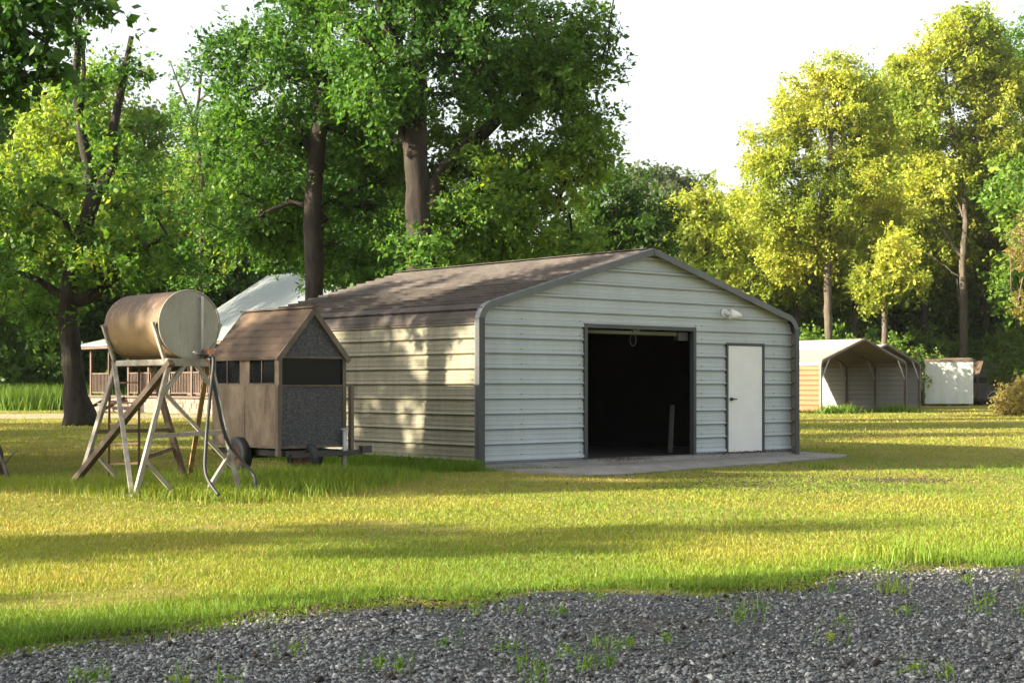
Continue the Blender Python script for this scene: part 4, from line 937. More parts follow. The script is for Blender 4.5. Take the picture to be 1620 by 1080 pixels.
Y = 84.0
tJ = tree('rounded yellow tree just right of the barn peak', G(1118, Y), [TP(Y, (1118, 645, .2), (1118, 500, .17), (1115, 400, .12), (1118, 320, .05))],
     [BL_(1110, 330, Y, 1.7, 2, 1.3, 34), BL_(1085, 385, Y, 1.5, 1.8, 1.2, 28), BL_(1150, 380, Y, 1.5, 1.8, 1.3, 28), BL_(1120, 440, Y, 2.3, 2, 1.2, 34)],
     114, per=105, size=0.22, crad=0.85, leaf='leafyellow', tint=0.55)
Y = 112.0
tR = tree('big deep green tree at the right end of the wood', G(1625, Y), [TP(Y, (1625, 640, .4), (1622, 400, .3), (1605, 200, .2), (1600, 90, .08))],
     [BL_(1625, 80, Y, 3.0, 3, 2.6, 40), BL_(1590, 130, Y, 2.8, 3, 2.6, 46), BL_(1640, 180, Y, 3, 3, 3, 46), BL_(1600, 250, Y, 2.6, 3, 2.6, 44), BL_(1630, 340, Y, 3, 3, 2.8, 46), BL_(1600, 400, Y, 2.6, 3, 2.4, 40), BL_(1630, 480, Y, 3, 3, 2.2, 40)],
     115, per=110, size=0.27, crad=1.15, leaf='leaf', tint=0.5)
Y = 113.0
tree('tall light green tree filling the gap between the two tallest yellow trees', G(1415, Y), [TP(Y, (1415, 640, .3), (1412, 400, .25), (1415, 200, .15), (1418, 120, .05))],
     [BL_(1400, 150, Y, 3.2, 3, 2.6, 44), BL_(1430, 230, Y, 3.6, 3, 3, 50), BL_(1390, 310, Y, 3.6, 3, 3, 50), BL_(1450, 360, Y, 3.4, 3, 3, 46), BL_(1380, 420, Y, 3.4, 3, 2.4, 40), BL_(1480, 450, Y, 3.4, 3, 2.4, 40)],
     116, per=110, size=0.28, crad=1.25, leaf='leafmid', bark='barkgrey', tint=0.6)
# generic trees of the wood, copied
def generic(label, seed, hgt, wid, leaf, tint, base, group):
    rng = random.Random(seed); b0 = Vector((0, 0, 0)); h = hgt
    tr = [[(Vector((0, 0, 0)), .3), (Vector((rng.uniform(-.3, .3), 0, h*.4)), .24), (Vector((rng.uniform(-.6, .6), rng.uniform(-.5, .5), h*.75)), .12), (Vector((0, 0, h*.93)), .04)]]
    bl = []
    for k in range(9):
        zz = h*(0.22+0.68*(k+rng.random()*.6)/9); a = k*2.4+rng.random(); rr = wid*math.sin(math.pi*min(1, max(0.12, (zz/h-0.05)/1.02)))**0.7
        bl.append(((math.cos(a)*rr*.45, math.sin(a)*rr*.45, zz), (rr*.62, rr*.62, h*.13), 30))
    bl.append(((0, 0, h*.9), (wid*.35, wid*.35, h*.09), 16))
    r = tree(label, (0, 0, 0), tr, bl, seed, leaf=leaf, per=100, size=0.30, crad=1.15, tint=tint, group=group)
    return r
LW = 'tall green tree in the shaded wood behind the cabin'; GW = 'trees of the left wood'
RW = 'fresh green tree in the sunlit wood behind the carports'; GR = 'trees of the right wood'
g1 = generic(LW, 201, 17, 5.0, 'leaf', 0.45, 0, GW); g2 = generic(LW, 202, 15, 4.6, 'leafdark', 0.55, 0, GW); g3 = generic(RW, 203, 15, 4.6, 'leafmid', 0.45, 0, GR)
def put(o, px, Y, rz, sc):
    o.location = G(px, Y, -0.2); o.rotation_euler = (0, 0, rz); o.scale = (sc, sc, sc)
put(g1, 20, 88, 0, 1.05); put(g2, 100, 94, 1, 1.1); put(g3, 1180, 102, 2, 0.92)
for i, (px, Y_, k, sc) in enumerate([(-60, 80, 1, 1.1), (60, 102, 0, 1.25), (200, 92, 0, 0.95), (260, 100, 1, 1.1), (340, 90, 0, 0.85), (420, 96, 1, 1.0), (470, 88, 0, 0.95), (540, 94, 0, 1.15), (600, 90, 1, 1.05), (680, 96, 0, 0.75), (890, 98, 1, 0.6), (-120, 90, 0, 1.2), (150, 104, 1, 1.2), (510, 100, 1, 1.1)]):
    dup((g1, g2)[k], G(px, Y_, -0.2), i*1.7, sc, LW, GW)
for i, (px, Y_, k, sc) in enumerate([(1230, 108, 0, 1.0), (1290, 104, 1, 0.9), (1350, 112, 0, 1.1), (1400, 114, 0, 1.2), (1450, 117, 1, 1.25), (1490, 115, 0, 1.2), (1560, 116, 0, 1.35), (1620, 118, 0, 1.4), (1690, 100, 1, 1.3), (1010, 110, 0, 0.75), (1430, 118, 1, 1.45)]):
    dup((g3, g3)[k], G(px, Y_, -0.2), i*2.1, sc, RW, GR)
for px, Y_, sc, rz, lab in [(1190, 97, 1.15, 1.0, 'low yellow green tree left of the slender pale trunk'), (1262, 99, 1.1, 2.2, 'yellow green tree close behind the slender pale trunk'), (1352, 100, 1.15, 3.5, 'low yellow green tree right of the slender pale trunk'), (1462, 110, 1.45, 4.4, 'yellow green tree left of the thick forked trunk'), (1560, 111, 1.4, 5.3, 'yellow green tree right of the thick forked trunk'), (1640, 108, 1.5, 0.6, 'yellow green tree cut by the right edge of the picture')]:
    dup(tJ, G(px, Y_, -0.2), rz, sc, lab, 'yellow green trees behind the carports')
far = generic('hazy grey green far tree above the barn peak', 204, 16, 5, 'leaffar', 0.5, 0, 'far trees')
put(far, 1015, 142, 0, 1.40); dup(far, G(1090, 150, -0.2), 2.0, 1.42, 'small far tree topping out beside the yellow round tree', 'far trees')
# trees past the left edge of the picture, which shade the lawn and the barn
def shade(seed, h, wid, n, per):
    rng_ = random.Random(seed); bl = []
    for k in range(n):
        zz = h*(0.25+0.68*(k+rng_.random())/n); a = k*2.4+rng_.random(); rr = wid*math.sin(math.pi*min(1, max(0.15, zz/h)))**0.6
        bl.append(((math.cos(a)*rr*.6, math.sin(a)*rr*.6, zz), (rr*.5, rr*.5, h*.08), 9))
    return tree('shade', (0, 0, 0), [[(Vector((0, 0, 0)), .2), (Vector((.2, 0, h*.5)), .14), (Vector((0, .2, h*.95)), .04)]], bl, seed, per=per, size=0.26, crad=0.8, group='shade trees past the left edge')
sa_ = shade(401, 11.0, 1.9, 9, 70); sb_ = shade(402, 11.5, 3.0, 14, 110)
SHADE = [(-20, 1.5, 'b', 1.0), (-26, -1.5, 'b', 1.05), (-20.5, 7.2, 'a', 0.85), (-23, 13.4, 'a', 0.95), (-26, 14.2, 'a', 1.05), (-19, 18.6, 'a', 1.05), (-21, 21.9, 'b', 0.95), (-30, 26, 'b', 1.5), (-33, 33, 'b', 1.5), (-36, 41, 'b', 1.45)]
WORDS = ['nearest the drive', 'farthest back towards the road', 'slender and beside the drive', 'slender and level with the hut', 'tall, slender, behind the one level with the hut', 'slender and level with the barn side', 'dense and level with the barn back', 'tall and in front of the forked tree', 'tall and level with the forked tree', 'tall and behind the forked tree']
for i, (x, y, k, sc) in enumerate(SHADE):
    lab = 'shade tree left of the lawn, '+WORDS[i]
    src = sa_ if k == 'a' else sb_
    if src['label'] == 'shade': src.location = (x, y, -0.2); src.scale = (sc, sc, sc); src['label'] = lab
    else: dup(src, Vector((x, y, -0.2)), i*1.3, sc, lab, 'shade trees past the left edge')

# ------------------------------------------------------------------ shrubs
def shrub(label, seed, r, h, leaf, tint, group, per=46, size=0.20, n=70, name='shrub', cat='shrub', bark='bark'):
    tr = [[(Vector((0, 0, 0)), .05), (Vector((0.05, 0, h*.4)), .035), (Vector((0, 0.05, h*.75)), .015)]]
    return tree(label, (0, 0, 0), tr, [((0, 0, h*.38), (r, r, h*.40), n), ((r*.3, -r*.2, h*.62), (r*.6, r*.6, h*.3), n//2)], seed, leaf=leaf, per=per, size=size, crad=0.5, tint=tint, group=group, name=name, cat=cat, zpen=0.1, bark=bark)
SL, SR = 'dark leafy shrub at the foot of the left wood', 'fresh green shrub in the thicket behind the carports'
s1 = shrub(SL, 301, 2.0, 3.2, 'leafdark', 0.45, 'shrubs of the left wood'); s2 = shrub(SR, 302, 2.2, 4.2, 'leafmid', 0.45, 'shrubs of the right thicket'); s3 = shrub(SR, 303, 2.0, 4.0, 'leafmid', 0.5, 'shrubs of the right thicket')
s1.location = G(10, 84, -0.1); s2.location = G(1265, 84, -0.1); s3.location = G(1350, 88, -0.1)
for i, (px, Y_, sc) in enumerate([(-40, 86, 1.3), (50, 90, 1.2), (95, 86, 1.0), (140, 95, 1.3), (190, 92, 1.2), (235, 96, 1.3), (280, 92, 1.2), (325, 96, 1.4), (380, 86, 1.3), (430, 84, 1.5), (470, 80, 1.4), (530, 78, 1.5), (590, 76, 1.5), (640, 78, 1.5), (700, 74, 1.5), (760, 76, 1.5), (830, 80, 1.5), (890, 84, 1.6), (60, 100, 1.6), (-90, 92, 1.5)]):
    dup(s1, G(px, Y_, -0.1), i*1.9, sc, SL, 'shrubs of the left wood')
for i, (px, Y_, k, sc) in enumerate([(1230, 90, 1, 1.2), (1300, 92, 0, 1.1), (1330, 95, 1, 1.3), (1380, 94, 0, 1.2), (1420, 98, 1, 1.3), (1450, 107, 0, 1.4), (1480, 108, 1, 1.3), (1510, 109, 0, 1.2), (1550, 112, 1, 1.4), (1600, 108, 1, 1.5), (1650, 104, 0, 1.4), (960, 88, 1, 1.4), (1040, 90, 0, 1.3), (1090, 92, 1, 1.4), (1150, 92, 0, 1.4), (1200, 94, 0, 1.3), (1700, 100, 1, 1.4)]):
    dup((s2, s2)[k], G(px, Y_, -0.1), i*2.3, sc, SR, 'shrubs of the right thicket')
for i, (x, y, sc) in enumerate([(-11.8, 21.6, 1.2), (-12.3, 23.2, 1.4), (-12.8, 25.4, 1.5)]):  # shrubs added out of view to shade the lower barn wall
    dup(s1, Vector((x, y, -0.1)), i*2.2, sc, ('unseen shade shrub left of the lawn, level with the barn corner', 'unseen shade shrub left of the lawn, level with the barn side', 'unseen shade shrub left of the lawn, level with the barn back')[i], 'added shade shrubs left of the lawn')
M['leafdry'] = leafmat('leaf_dry_tawny', [(0, (0.12, 0.13, 0.03)), (0.5, (0.24, 0.19, 0.06)), (1, (0.34, 0.27, 0.08))])
bsh = shrub('tawny dry bush at the right edge of the lawn', 304, 0.95, 1.5, 'leafdry', 0.5, None, per=50, size=0.12, n=70, name='dry_bush', cat='bush'); bsh.location = G(1605, 66, -0.05)
dup(bsh, G(1640, 64, -0.05), 2, 1.2, 'taller dry bush cut by the right edge of the lawn')
# dead brown branch cluster at the right edge
Y = 62.0
tree('dead brown branches drooping at the right edge above the dry bush', G(1650, Y), [TP(Y, (1650, 655, .12), (1648, 480, .1), (1640, 400, .08), (1625, 350, .05)), TP(Y, (1640, 410, .05), (1612, 380, .04), (1598, 400, .02), (1600, 470, .012)), TP(Y, (1636, 390, .05), (1608, 360, .03), (1592, 372, .015)), TP(Y, (1642, 430, .05), (1618, 440, .03), (1606, 500, .012))],
     [BL_(1615, 400, Y, .6, .6, 1.0, 26), BL_(1630, 350, Y, .6, .6, .5, 12), BL_(1620, 480, Y, .5, .5, .8, 14)], 305, per=42, size=0.10, crad=0.34, leaf='leafdry', bark='deadtwig', tint=0.4, name='dead_tree', step=0.35)
# far wood that closes the view
rng = np.random.default_rng(77)
cl, tb = [], []
for px in np.linspace(-260, 1900, 130):
    Y_ = rng.uniform(116, 132); x = (px-CX)/F*Y_
    top = np.interp(px, [-260, 150, 250, 330, 420, 940, 1000, 1180, 1260, 1420, 1900], [19, 18, 13, 13, 17, 15, 11, 11, 14, 18, 20])*rng.uniform(0.8, 1.05)
    n = 22
    z = top*rng.uniform(0.02, 1, n)**0.8
    cl.append(np.stack([x+rng.normal(size=n)*2.6*(1.05-z/top*0.6), Y_+rng.normal(size=n)*2.2, z], 1)); tb.append(np.full(n, rng.uniform(0.3, 0.6)))
cl = np.concatenate(cl); tb = np.concatenate(tb)
q, t = leaves(cl, np.full(len(cl), 1.7), 49, 0.52, rng, tb)
tag(link('woodland', arr_mesh('woodland', q, 4, t, M['leafmid'])), 'dense far wood closing the view behind the trees', kind='stuff')

# ------------------------------------------------------------------ grass, gravel stones, weeds, litter
def ape(s_): return np.interp(s_, [0.1, 0.3, 0.9, 1.8, 3.0, 4.2, 5.4, 6.6, 7.55, 8.25], [-.3, -0.75, -1.3, -1.38, -1.25, -1.13, -1.06, -0.9, -.76, -.4])+0.10*np.sin(s_*5)+0.07*np.sin(s_*13)
def inside_barn(x, y):
    s_ = (x-BC.x)*T.x+(y-BC.y)*T.y; u_ = (x-BC.x)*U.x+(y-BC.y)*U.y
    ins = (s_ > -0.03) & (s_ < BW+0.03) & (u_ > 0) & (u_ < BL)
    aps = (s_ > 0.15) & (s_ < 8.2) & (u_ <= 0) & (u_ > ape(s_)+0.08)
    return ins | aps
def fbm(x, y, s, seed):
    r = np.random.default_rng(seed); v = 0; a = 1.0; tot = 0
    for k in range(4):
        th = r.uniform(0, 6.28, 6); ph = r.uniform(0, 6.28, 6); w = 0
        for i in range(6): w = w+np.sin((x*np.cos(th[i])+y*np.sin(th[i]))*s*(2**k)+ph[i])
        v = v+a*w/6; tot += a; a *= 0.6
    return v/tot                                       # about -0.6 .. 0.6
def blades(x, y, h, w, lean, tint, rng, bend=False):
    n = len(x); a = rng.uniform(0, 2*math.pi, n); z = gz(x, y)
    lx = np.cos(a)*lean*h; ly = np.sin(a)*lean*h; fa = rng.uniform(0, math.pi, n); wx = np.cos(fa)*w/2; wy = np.sin(fa)*w/2
    b0 = np.stack([x-wx, y-wy, z], 1); b1 = np.stack([x+wx, y+wy, z], 1)
    tp = np.stack([x+lx, y+ly, z+h], 1)
    if not bend: return np.stack([b0, b1, tp], 1), np.repeat(tint, 3), 3
    m0 = np.stack([x-wx*.7+lx*.3, y-wy*.7+ly*.3, z+h*.6], 1); m1 = np.stack([x+wx*.7+lx*.3, y+wy*.7+ly*.3, z+h*.6], 1)
    tp2 = np.stack([x+lx*1.3, y+ly*1.3, z+h*.97], 1)
    V = np.concatenate([np.stack([b0, b1, m1, m0], 1), np.stack([m0, m1, tp2, tp2*0.98+m1*0.02], 1)], 0)
    return V, np.concatenate([np.repeat(tint, 4), np.repeat(tint, 4)]), 4
GS = [(0.0, (0.07, 0.15, 0.010)), (0.35, (0.14, 0.22, 0.016)), (0.6, (0.235, 0.25, 0.027)), (0.8, (0.33, 0.27, 0.055)), (1.0, (0.38, 0.285, 0.10))]
M['grass'] = leafmat('grass_blades', GS, 0.35, (1.2, 1.15, 0.6))
rng = np.random.default_rng(21)
# screen-even sampling: depth from 6.5 to 85 m
n = 420000
inv = rng.uniform(1/85.0, 1/6.0, n); yy = 1/inv
xx = rng.uniform(-0.42, 0.42, n)*yy
g_b = gb(np.clip(xx, -9, 9)); dist = yy-g_b
s_b = (xx-BC.x)*T.x+(yy-BC.y)*T.y; u_b = (xx-BC.x)*U.x+(yy-BC.y)*U.y
keep = (dist > 0.02+0.55*fbm(xx, yy, 3.0, 4)-0.5*(rng.random(n)**6)) & ~inside_barn(xx, yy)
dry = 0.8*fbm(xx, yy, 0.32, 1)+0.55*fbm(xx, yy, 1.4, 3); bare = fbm(xx, yy, 1.3, 2)
soil = (bare > 0.30) & (dist > 1.5)
keep &= ~(soil & (rng.uniform(size=n) < 0.8))
path_l = (yy > 58) & (yy < 72) & (xx < -10); keep &= ~(path_l & (rng.uniform(size=n) < 0.75))
xx, yy, dist, dry, bare, s_b, u_b = (v[keep] for v in (xx, yy, dist, dry, bare, s_b, u_b))
n = len(xx)
edge = np.exp(-np.clip(dist, 0, 9)/0.8)*np.clip(0.9+fbm(xx, yy, 1.7, 9)*1.8+fbm(xx, yy, 6.0, 12)*1.2, 0.1, 2.0)
green = np.exp(-np.clip(dist, 0, 9)/1.6)
h = (0.022+0.014*rng.random(n))*(1+0.9*fbm(xx, yy, 2.2, 6))+edge*0.035*rng.uniform(0.3, 1.3, n)+0.05*(rng.random(n) < 0.02)*rng.random(n)
w = np.clip(0.0011*yy*0.62, 0.005, 0.05)
h = h*np.clip(yy/22, 1, 2.2)**0.7
tint = np.clip(0.56+0.66*dry+0.085*rng.normal(size=n)-0.42*green+0.22*np.clip(bare, 0, 1)-0.16*sstep(1, 7, xx)*sstep(45, 25, yy), 0, 1)
V, t, k = blades(xx, yy, h, w, rng.uniform(0.1, 1.1, n), tint, rng)
tag(link('lawn_grass', arr_mesh('lawn_grass', V, k, t, M['grass'])), 'short mown lawn grass with dry yellow patches', 'grass', kind='stuff')
# tall grass: round the tank stand, the trailer, along the barn side and the drive edge
def ring(cx, cy, rx, ry, n): 
    return cx+rng.normal(size=n)*rx*0.5, cy+rng.normal(size=n)*ry*0.5
px_, py_, ph_, pt_ = [], [], [], []
def patch(x, y, h, tint): px_.append(x); py_.append(y); ph_.append(h*rng.uniform(0.3, 0.95, len(x))); pt_.append(np.clip(tint+0.13*rng.normal(size=len(x)), 0, 1))
for cx_, cy_, rx, ry, n, hh, ti in [(-4.9, 18.9, 1.3, 1.2, 5000, .17, .42), (-3.7, 18.2, 1.1, .6, 3500, .19, .42), (-3.0, 19.4, 1.0, .9, 4500, .24, .34), (-2.6, 20.2, .9, .7, 3000, .27, .34), (-6.6, 19.6, 1.3, .7, 3500, .13, .42), (-4.4, 20.6, 1.0, .6, 2500, .18, .40), (-2.0, 20.9, 0.8, 0.9, 2600, .19, .28)]:
    x, y = ring(cx_, cy_, rx, ry, n); patch(x, y, hh, ti)
su = rng.uniform(-0.2, 5.5, 9000); sd_ = -np.abs(rng.normal(size=9000))*0.38-0.05
patch(BC.x+T.x*sd_+U.x*su, BC.y+T.y*sd_+U.y*su, .24, .18)
ss = rng.uniform(-0.3, 1.3, 1500); patch(BC.x+T.x*ss+N.x*(0.15+0.55*ss.clip(0, 2)+0.15*rng.normal(size=1500)), BC.y+T.y*ss+N.y*(0.15+0.55*ss.clip(0, 2)+0.15*rng.normal(size=1500)), .10, .2)
ss = rng.uniform(0.4, 8.3, 3200); of = -ape(ss)+0.09*rng.normal(size=3200); patch(BC.x+T.x*ss+N.x*of, BC.y+T.y*ss+N.y*of, .06, .35)
x, y = ring(5.05, 24.8, .25, .15, 160); patch(x, y, .16, .2)
xe = rng.uniform(-6, 6, 13000); de = np.abs(rng.normal(size=13000))*0.42-0.03; patch(xe, gb(xe)+de, .075*np.exp(-de)*(0.8+0.5*np.sin(xe*2.3)+0.3*np.sin(xe*5.1+1)), .24)
xl = rng.uniform(-6, -0.8, 9000); dl = np.abs(rng.normal(size=9000))*0.5; patch(xl, gb(xl)+dl, .10, .18)
for cx_, cy_, rr, n, hh in [(3.05, 11.9, .3, 110, .28), (3.25, 11.7, .18, 70, .25), (3.9, 10.3, .45, 260, .2), (1.75, 10.35, .22, 120, .14), (2.5, 10.15, .14, 60, .18), (3.6, 9.9, .3, 120, .16)]:
    x, y = ring(cx_, cy_, rr, rr, n); patch(x, y, hh, .35)
xq = rng.uniform(-4.5, 5, 9000); dq = -np.abs(rng.normal(size=9000))*0.32+0.05; kq = fbm(xq, gb(xq)+dq, 4.5, 61) > 0.08; patch(xq[kq], gb(xq[kq])+dq[kq], .055, .38)
for k in range(420):
    cy0 = 1/rng.uniform(1/34, 1/9.5); cx0 = rng.uniform(-.38, .38)*cy0
    if cy0 < gb(cx0)+.3: continue
    n = int(rng.integers(6, 22)); r0 = rng.uniform(.03, .12); patch(cx0+rng.normal(size=n)*r0, cy0+rng.normal(size=n)*r0, rng.uniform(.04, .11), rng.uniform(.15, .5))
X = np.concatenate(px_); Yv = np.concatenate(py_); Hh = np.concatenate(ph_); Tt = np.concatenate(pt_)
kp = ~inside_barn(X, Yv) | (Hh < 0.11); X, Yv, Hh, Tt = X[kp], Yv[kp], Hh[kp], Tt[kp]
V, t, k = blades(X, Yv, Hh, np.clip(0.010*Hh/0.2, 0.005, 0.014), rng.uniform(0.05, 0.7, len(X)), Tt, rng, True)
tag(link('tall_grass', arr_mesh('tall_grass', V, k, t, M['grass'])), 'uncut green grass round the tank, the barn side and the drive edge', 'grass', kind='stuff')
# far tall grass bank at the left
x, y = ring(-24.5, 79.5, 3.6, 1.6, 5000); V, t, k = blades(x, y, rng.uniform(0.5, 1.5, 5000), np.full(5000, .05), rng.uniform(.1, .6, 5000), np.clip(.12+.1*rng.normal(size=5000), 0, 1), rng)
tag(link('grass_bank', arr_mesh('grass_bank', V, k, t, M['grass'])), 'tall rank grass at the wood edge left of the cabin', 'grass', kind='stuff')
# carport weeds
for (px, Y_, n, lab) in [(1322, 68.5, 500, 'low weeds at the foot of the front carport left post'), (1418, 71.5, 350, 'low weeds at the foot of the front carport right post')]:
    c = G(px, Y_, 0); x, y = ring(c.x, c.y, 1.0, 0.4, n); V, t, k = blades(x, y, rng.uniform(.15, .55, n), np.full(n, .05), rng.uniform(.2, 1, n), np.clip(.12+.1*rng.normal(size=n), 0, 1), rng)
    tag(link('weed_patch', arr_mesh('weed_patch', V, k, t, M['grass'])), lab, 'weeds', 'weeds at the carport', 'stuff')
# crushed stones
ns = 82000
iy = rng.uniform(1/13.2, 1/5.7, ns); sy = 1/iy; sx_ = rng.uniform(-0.42, 0.42, ns)*sy
kp = (sy < gb(np.clip(sx_, -9, 9))+0.10*rng.normal(size=ns)); sx_, sy = sx_[kp], sy[kp]; ns = len(sx_)
ok = rng.random(ns) < np.clip((gb(np.clip(sx_, -9, 9))-sy)/0.75+0.12+0.8*fbm(sx_, sy, 4.0, 52), 0.04, 1)*0.9-0.75*np.clip(fbm(sx_, sy, 1.1, 8)-0.12, 0, 1)*1.5; sx_, sy = sx_[ok], sy[ok]; ns = len(sx_)
octv = np.array([[1, 0, 0], [-1, 0, 0], [0, 1, 0], [0, -1, 0], [0, 0, 1], [0, 0, -1]], float); octf = np.array([[0, 2, 4], [2, 1, 4], [1, 3, 4], [3, 0, 4], [2, 0, 5], [1, 2, 5], [3, 1, 5], [0, 3, 5]])
rad = np.clip(rng.lognormal(-4.85, 0.34, ns), 0.0035, 0.019)
S = octv[None]*rng.uniform(0.55, 1.25, (ns, 6, 1))+rng.normal(size=(ns, 6, 3))*0.28
a = rng.uniform(0, 6.28, ns); ca, sa = np.cos(a), np.sin(a)
tl = rng.normal(size=(ns, 2))*0.5
S[..., 2] += S[..., 0]*tl[:, None, 0]+S[..., 1]*tl[:, None, 1]
Xr = S[..., 0]*ca[:, None]-S[..., 1]*sa[:, None]; Yr = S[..., 0]*sa[:, None]+S[..., 1]*ca[:, None]
S = np.stack([Xr*1.25, Yr*1.1, S[..., 2]*0.75], -1)*rad[:, None, None]
S += np.stack([sx_, sy, gz(sx_, sy)+0.008+rad*0.35], -1)[:, None]
fc = (octf[None]+6*np.arange(ns)[:, None, None]).reshape(-1, 3)
tt = np.clip(0.48+0.24*rng.normal(size=ns)+0.25*fbm(sx_, sy, 1.4, 15), 0, 1)
M['gravel'] = tintmat('crushed_bluestone', [(0, (0.038, 0.039, 0.037)), (0.45, (0.125, 0.128, 0.125)), (0.8, (0.235, 0.238, 0.23)), (1, (0.38, 0.375, 0.35))], 0.85)
tag(link('gravel', arr_mesh('gravel', S.reshape(-1, 3), 3, np.repeat(tt, 6), M['gravel'], fc)), 'loose blue grey crushed stones covering the drive', 'gravel', kind='stuff')
# dark clods among the stones
M['clod'] = plain('dark_clod', (0.028, 0.022, 0.018), 0.95)
nc = 230; cy_ = 1/rng.uniform(1/11.6, 1/6.6, nc); cx_ = rng.uniform(-0.37, 0.37, nc)*cy_; kk = cy_ < gb(cx_)-0.05; cx_, cy_ = cx_[kk], cy_[kk]; nc = len(cx_)
S = octv[None]*rng.uniform(0.6, 1.2, (nc, 6, 1))+rng.normal(size=(nc, 6, 3))*.3; S = S*rng.uniform(.008, .021, nc)[:, None, None]*np.array([1.3, 1.1, .9]); S += np.stack([cx_, cy_, gz(cx_, cy_)+.028], -1)[:, None]
tag(link('dark_clods', arr_mesh('dark_clods', S.reshape(-1, 3), 3, None, M['clod'], (octf[None]+6*np.arange(nc)[:, None, None]).reshape(-1, 3))), 'dark seed balls and clods scattered on the gravel', 'debris', kind='stuff')
# leaf litter and brown debris along the drive edge, on the apron and the worn lawn
n = 5200; lx = rng.uniform(-4, 5, n); ly = gb(lx)-np.abs(rng.normal(size=n))*0.35+0.08; sel = (fbm(lx, ly, 1.6, 31) > 0.02) | (rng.random(n) < .15); lx, ly = lx[sel], ly[sel]
ss = np.concatenate([rng.normal(2.75, .30, 500), rng.normal(6.1, .5, 700), rng.uniform(.5, 7.5, 300)]); uu = np.concatenate([rng.normal(-.25, .14, 500), rng.normal(0.02, .07, 700), rng.uniform(-.8, .1, 300)])
ax_ = BC.x+T.x*ss+U.x*uu; ay_ = BC.y+T.y*ss+U.y*uu; az_ = np.where(uu < .12, SLB*(1-np.clip((REC-uu)/1.3, 0, 1))+(gz(ax_, ay_)+.03)*np.clip((REC-uu)/1.3, 0, 1), SLB)+.012
LX = np.concatenate([lx, ax_]); LY_ = np.concatenate([ly, ay_]); LZ = np.concatenate([gz(lx, ly)+.022, az_]); n = len(LX)
C = np.stack([LX, LY_, LZ+rng.uniform(0, .02, n)], -1); d = rng.normal(size=(n, 3)); d[:, 2] *= .4; d /= np.linalg.norm(d, axis=1, keepdims=True); e = np.cross(d, np.array([0, 0, 1])+rng.normal(size=(n, 3))*.4); e /= np.linalg.norm(e, axis=1, keepdims=True)
Ls = rng.uniform(.006, .020, n)[:, None]
q = np.stack([C-d*Ls, C+e*Ls*.45, C+d*Ls, C-e*Ls*.45], 1)
M['litter'] = tintmat('leaf_litter', [(0, (0.022, 0.014, 0.010)), (.5, (0.048, 0.030, 0.019)), (1, (0.10, 0.068, 0.042))], .9)
tag(link('leaf_litter', arr_mesh('leaf_litter', q, 4, np.repeat(rng.random(n), 4), M['litter'])), 'brown leaf litter along the drive edge and on the apron', 'litter', kind='stuff')
# weeds in the gravel
n = 130; wy = 1/rng.uniform(1/11.3, 1/6.9, n); wx = rng.uniform(-.36, .38, n)*wy; kk = (wy < gb(wx)-.05) & (rng.random(n) < np.clip(.35+1.6*fbm(wx, wy, .9, 44)+.3*sstep(.5, 3.5, wx), 0.05, 1)); wx, wy = wx[kk], wy[kk]
cl = np.stack([wx, wy, gz(wx, wy)+.05], 1); n = len(cl)
q, t = leaves(cl, rng.uniform(.025, .07, n), 25, .022, rng, np.clip(rng.normal(.5, .15, n), 0, 1), twigs=5)
q2 = q.copy(); q2[..., 2] = np.maximum(q2[..., 2], gz(q2[..., 0], q2[..., 1])+.012)
V, tb_, k = blades(np.repeat(wx, 14)+rng.normal(size=n*14)*.05, np.repeat(wy, 14)+rng.normal(size=n*14)*.05, rng.uniform(.04, .16, n*14), np.full(n*14, .006), rng.uniform(.1, .9, n*14), np.clip(rng.normal(.4, .15, n*14), 0, 1), rng, True)
tag(link('gravel_weeds', arr_mesh('gravel_weeds', np.concatenate([q2, V]), 4, np.concatenate([t, tb_]), M['leafmid'])), 'small green weeds sprouting between the drive stones', 'weeds', kind='stuff')
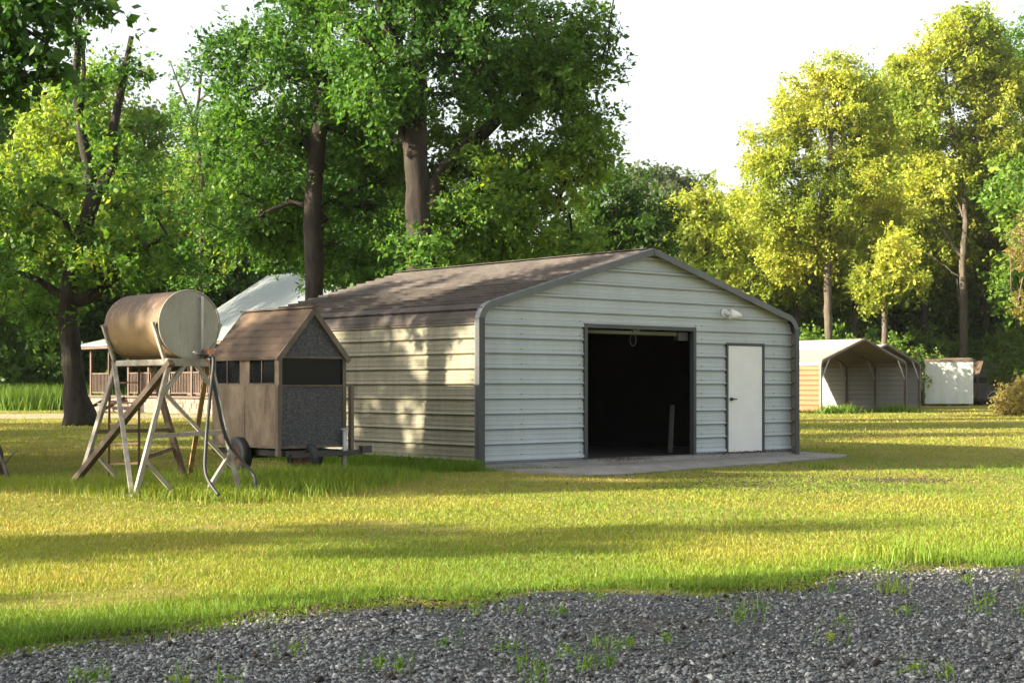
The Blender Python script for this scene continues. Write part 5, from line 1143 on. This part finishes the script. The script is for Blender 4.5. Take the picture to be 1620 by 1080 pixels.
# worn soil crumbs on the lawn
n = 2600; sx2 = np.concatenate([rng.normal(4.8, 1.6, 900), rng.normal(3.2, 1.0, 500), rng.normal(5.6, .35, 600), rng.normal(11, 3.0, 600)]); sy2 = np.concatenate([rng.normal(22.3, .7, 900), rng.normal(20.3, .7, 500), rng.normal(22.0, .25, 600), rng.normal(38, 3, 600)])
S = octv[None]*rng.uniform(.6, 1.2, (n, 6, 1))*rng.uniform(.004, .014, n)[:, None, None]*np.clip(sy2/20, 1, 1.4)[:, None, None]*np.array([1.4, 1.2, .8]); S += np.stack([sx2, sy2, gz(sx2, sy2)+.018], -1)[:, None]
tag(link('soil_crumbs', arr_mesh('soil_crumbs', S.reshape(-1, 3), 3, None, plain('soil_crumb', (0.06, 0.045, 0.026), .95), (octf[None]+6*np.arange(n)[:, None, None]).reshape(-1, 3))), 'brown soil crumbs on worn patches of the lawn', 'soil', kind='stuff')
# fallen log and stick at the left edge
Lg = G(-6, 21.5, 0); lg = empty('broken_stump', Lg, 'dark broken stump at the left edge of the lawn', 'stump')
mb = MB(); rr = random.Random(2); mb.tube([P(-14, 775, 21.5), P(-10, 745, 21.5), P(-8, 715, 21.5), P(-12, 690, 21.6)], [.20, .15, .12, .05], 12, True, True, .3, rr); mb.build('trunk', M['bark'], lg)
mb = MB(); mb.tube([P(-4, 715, 21.2), P(6, 735, 21.0), P(16, 765, 20.6)], [.02, .028, .03], 7); mb.tube([P(6, 735, 21.0), P(16, 722, 21.0), P(27, 712, 21.0)], [.015, .012, .006], 6)
tag(mb.build('fallen_stick', M['barkgrey']), 'pale forked stick leaning on the broken stump', 'stick')

# ------------------------------------------------------------------ haze
mb = MB(); mb.box((-225, -65, -2), (450, 0, 0), (0, 330, 0), (0, 0, 34))
hm = bpy.data.materials.new('thin_haze'); hm.use_nodes = True; t = hm.node_tree; t.nodes.clear()
pvn = t.nodes.new('ShaderNodeVolumePrincipled'); pvn.inputs['Color'].default_value = (0.92, 0.95, 0.97, 1); pvn.inputs['Density'].default_value = 0.00008; pvn.inputs['Anisotropy'].default_value = 0.1
ot = t.nodes.new('ShaderNodeOutputMaterial'); t.links.new(pvn.outputs[0], ot.inputs['Volume'])
tag(mb.build('haze', hm), 'thin pale morning haze in the air', kind='stuff')
cy.volume_bounces = 0
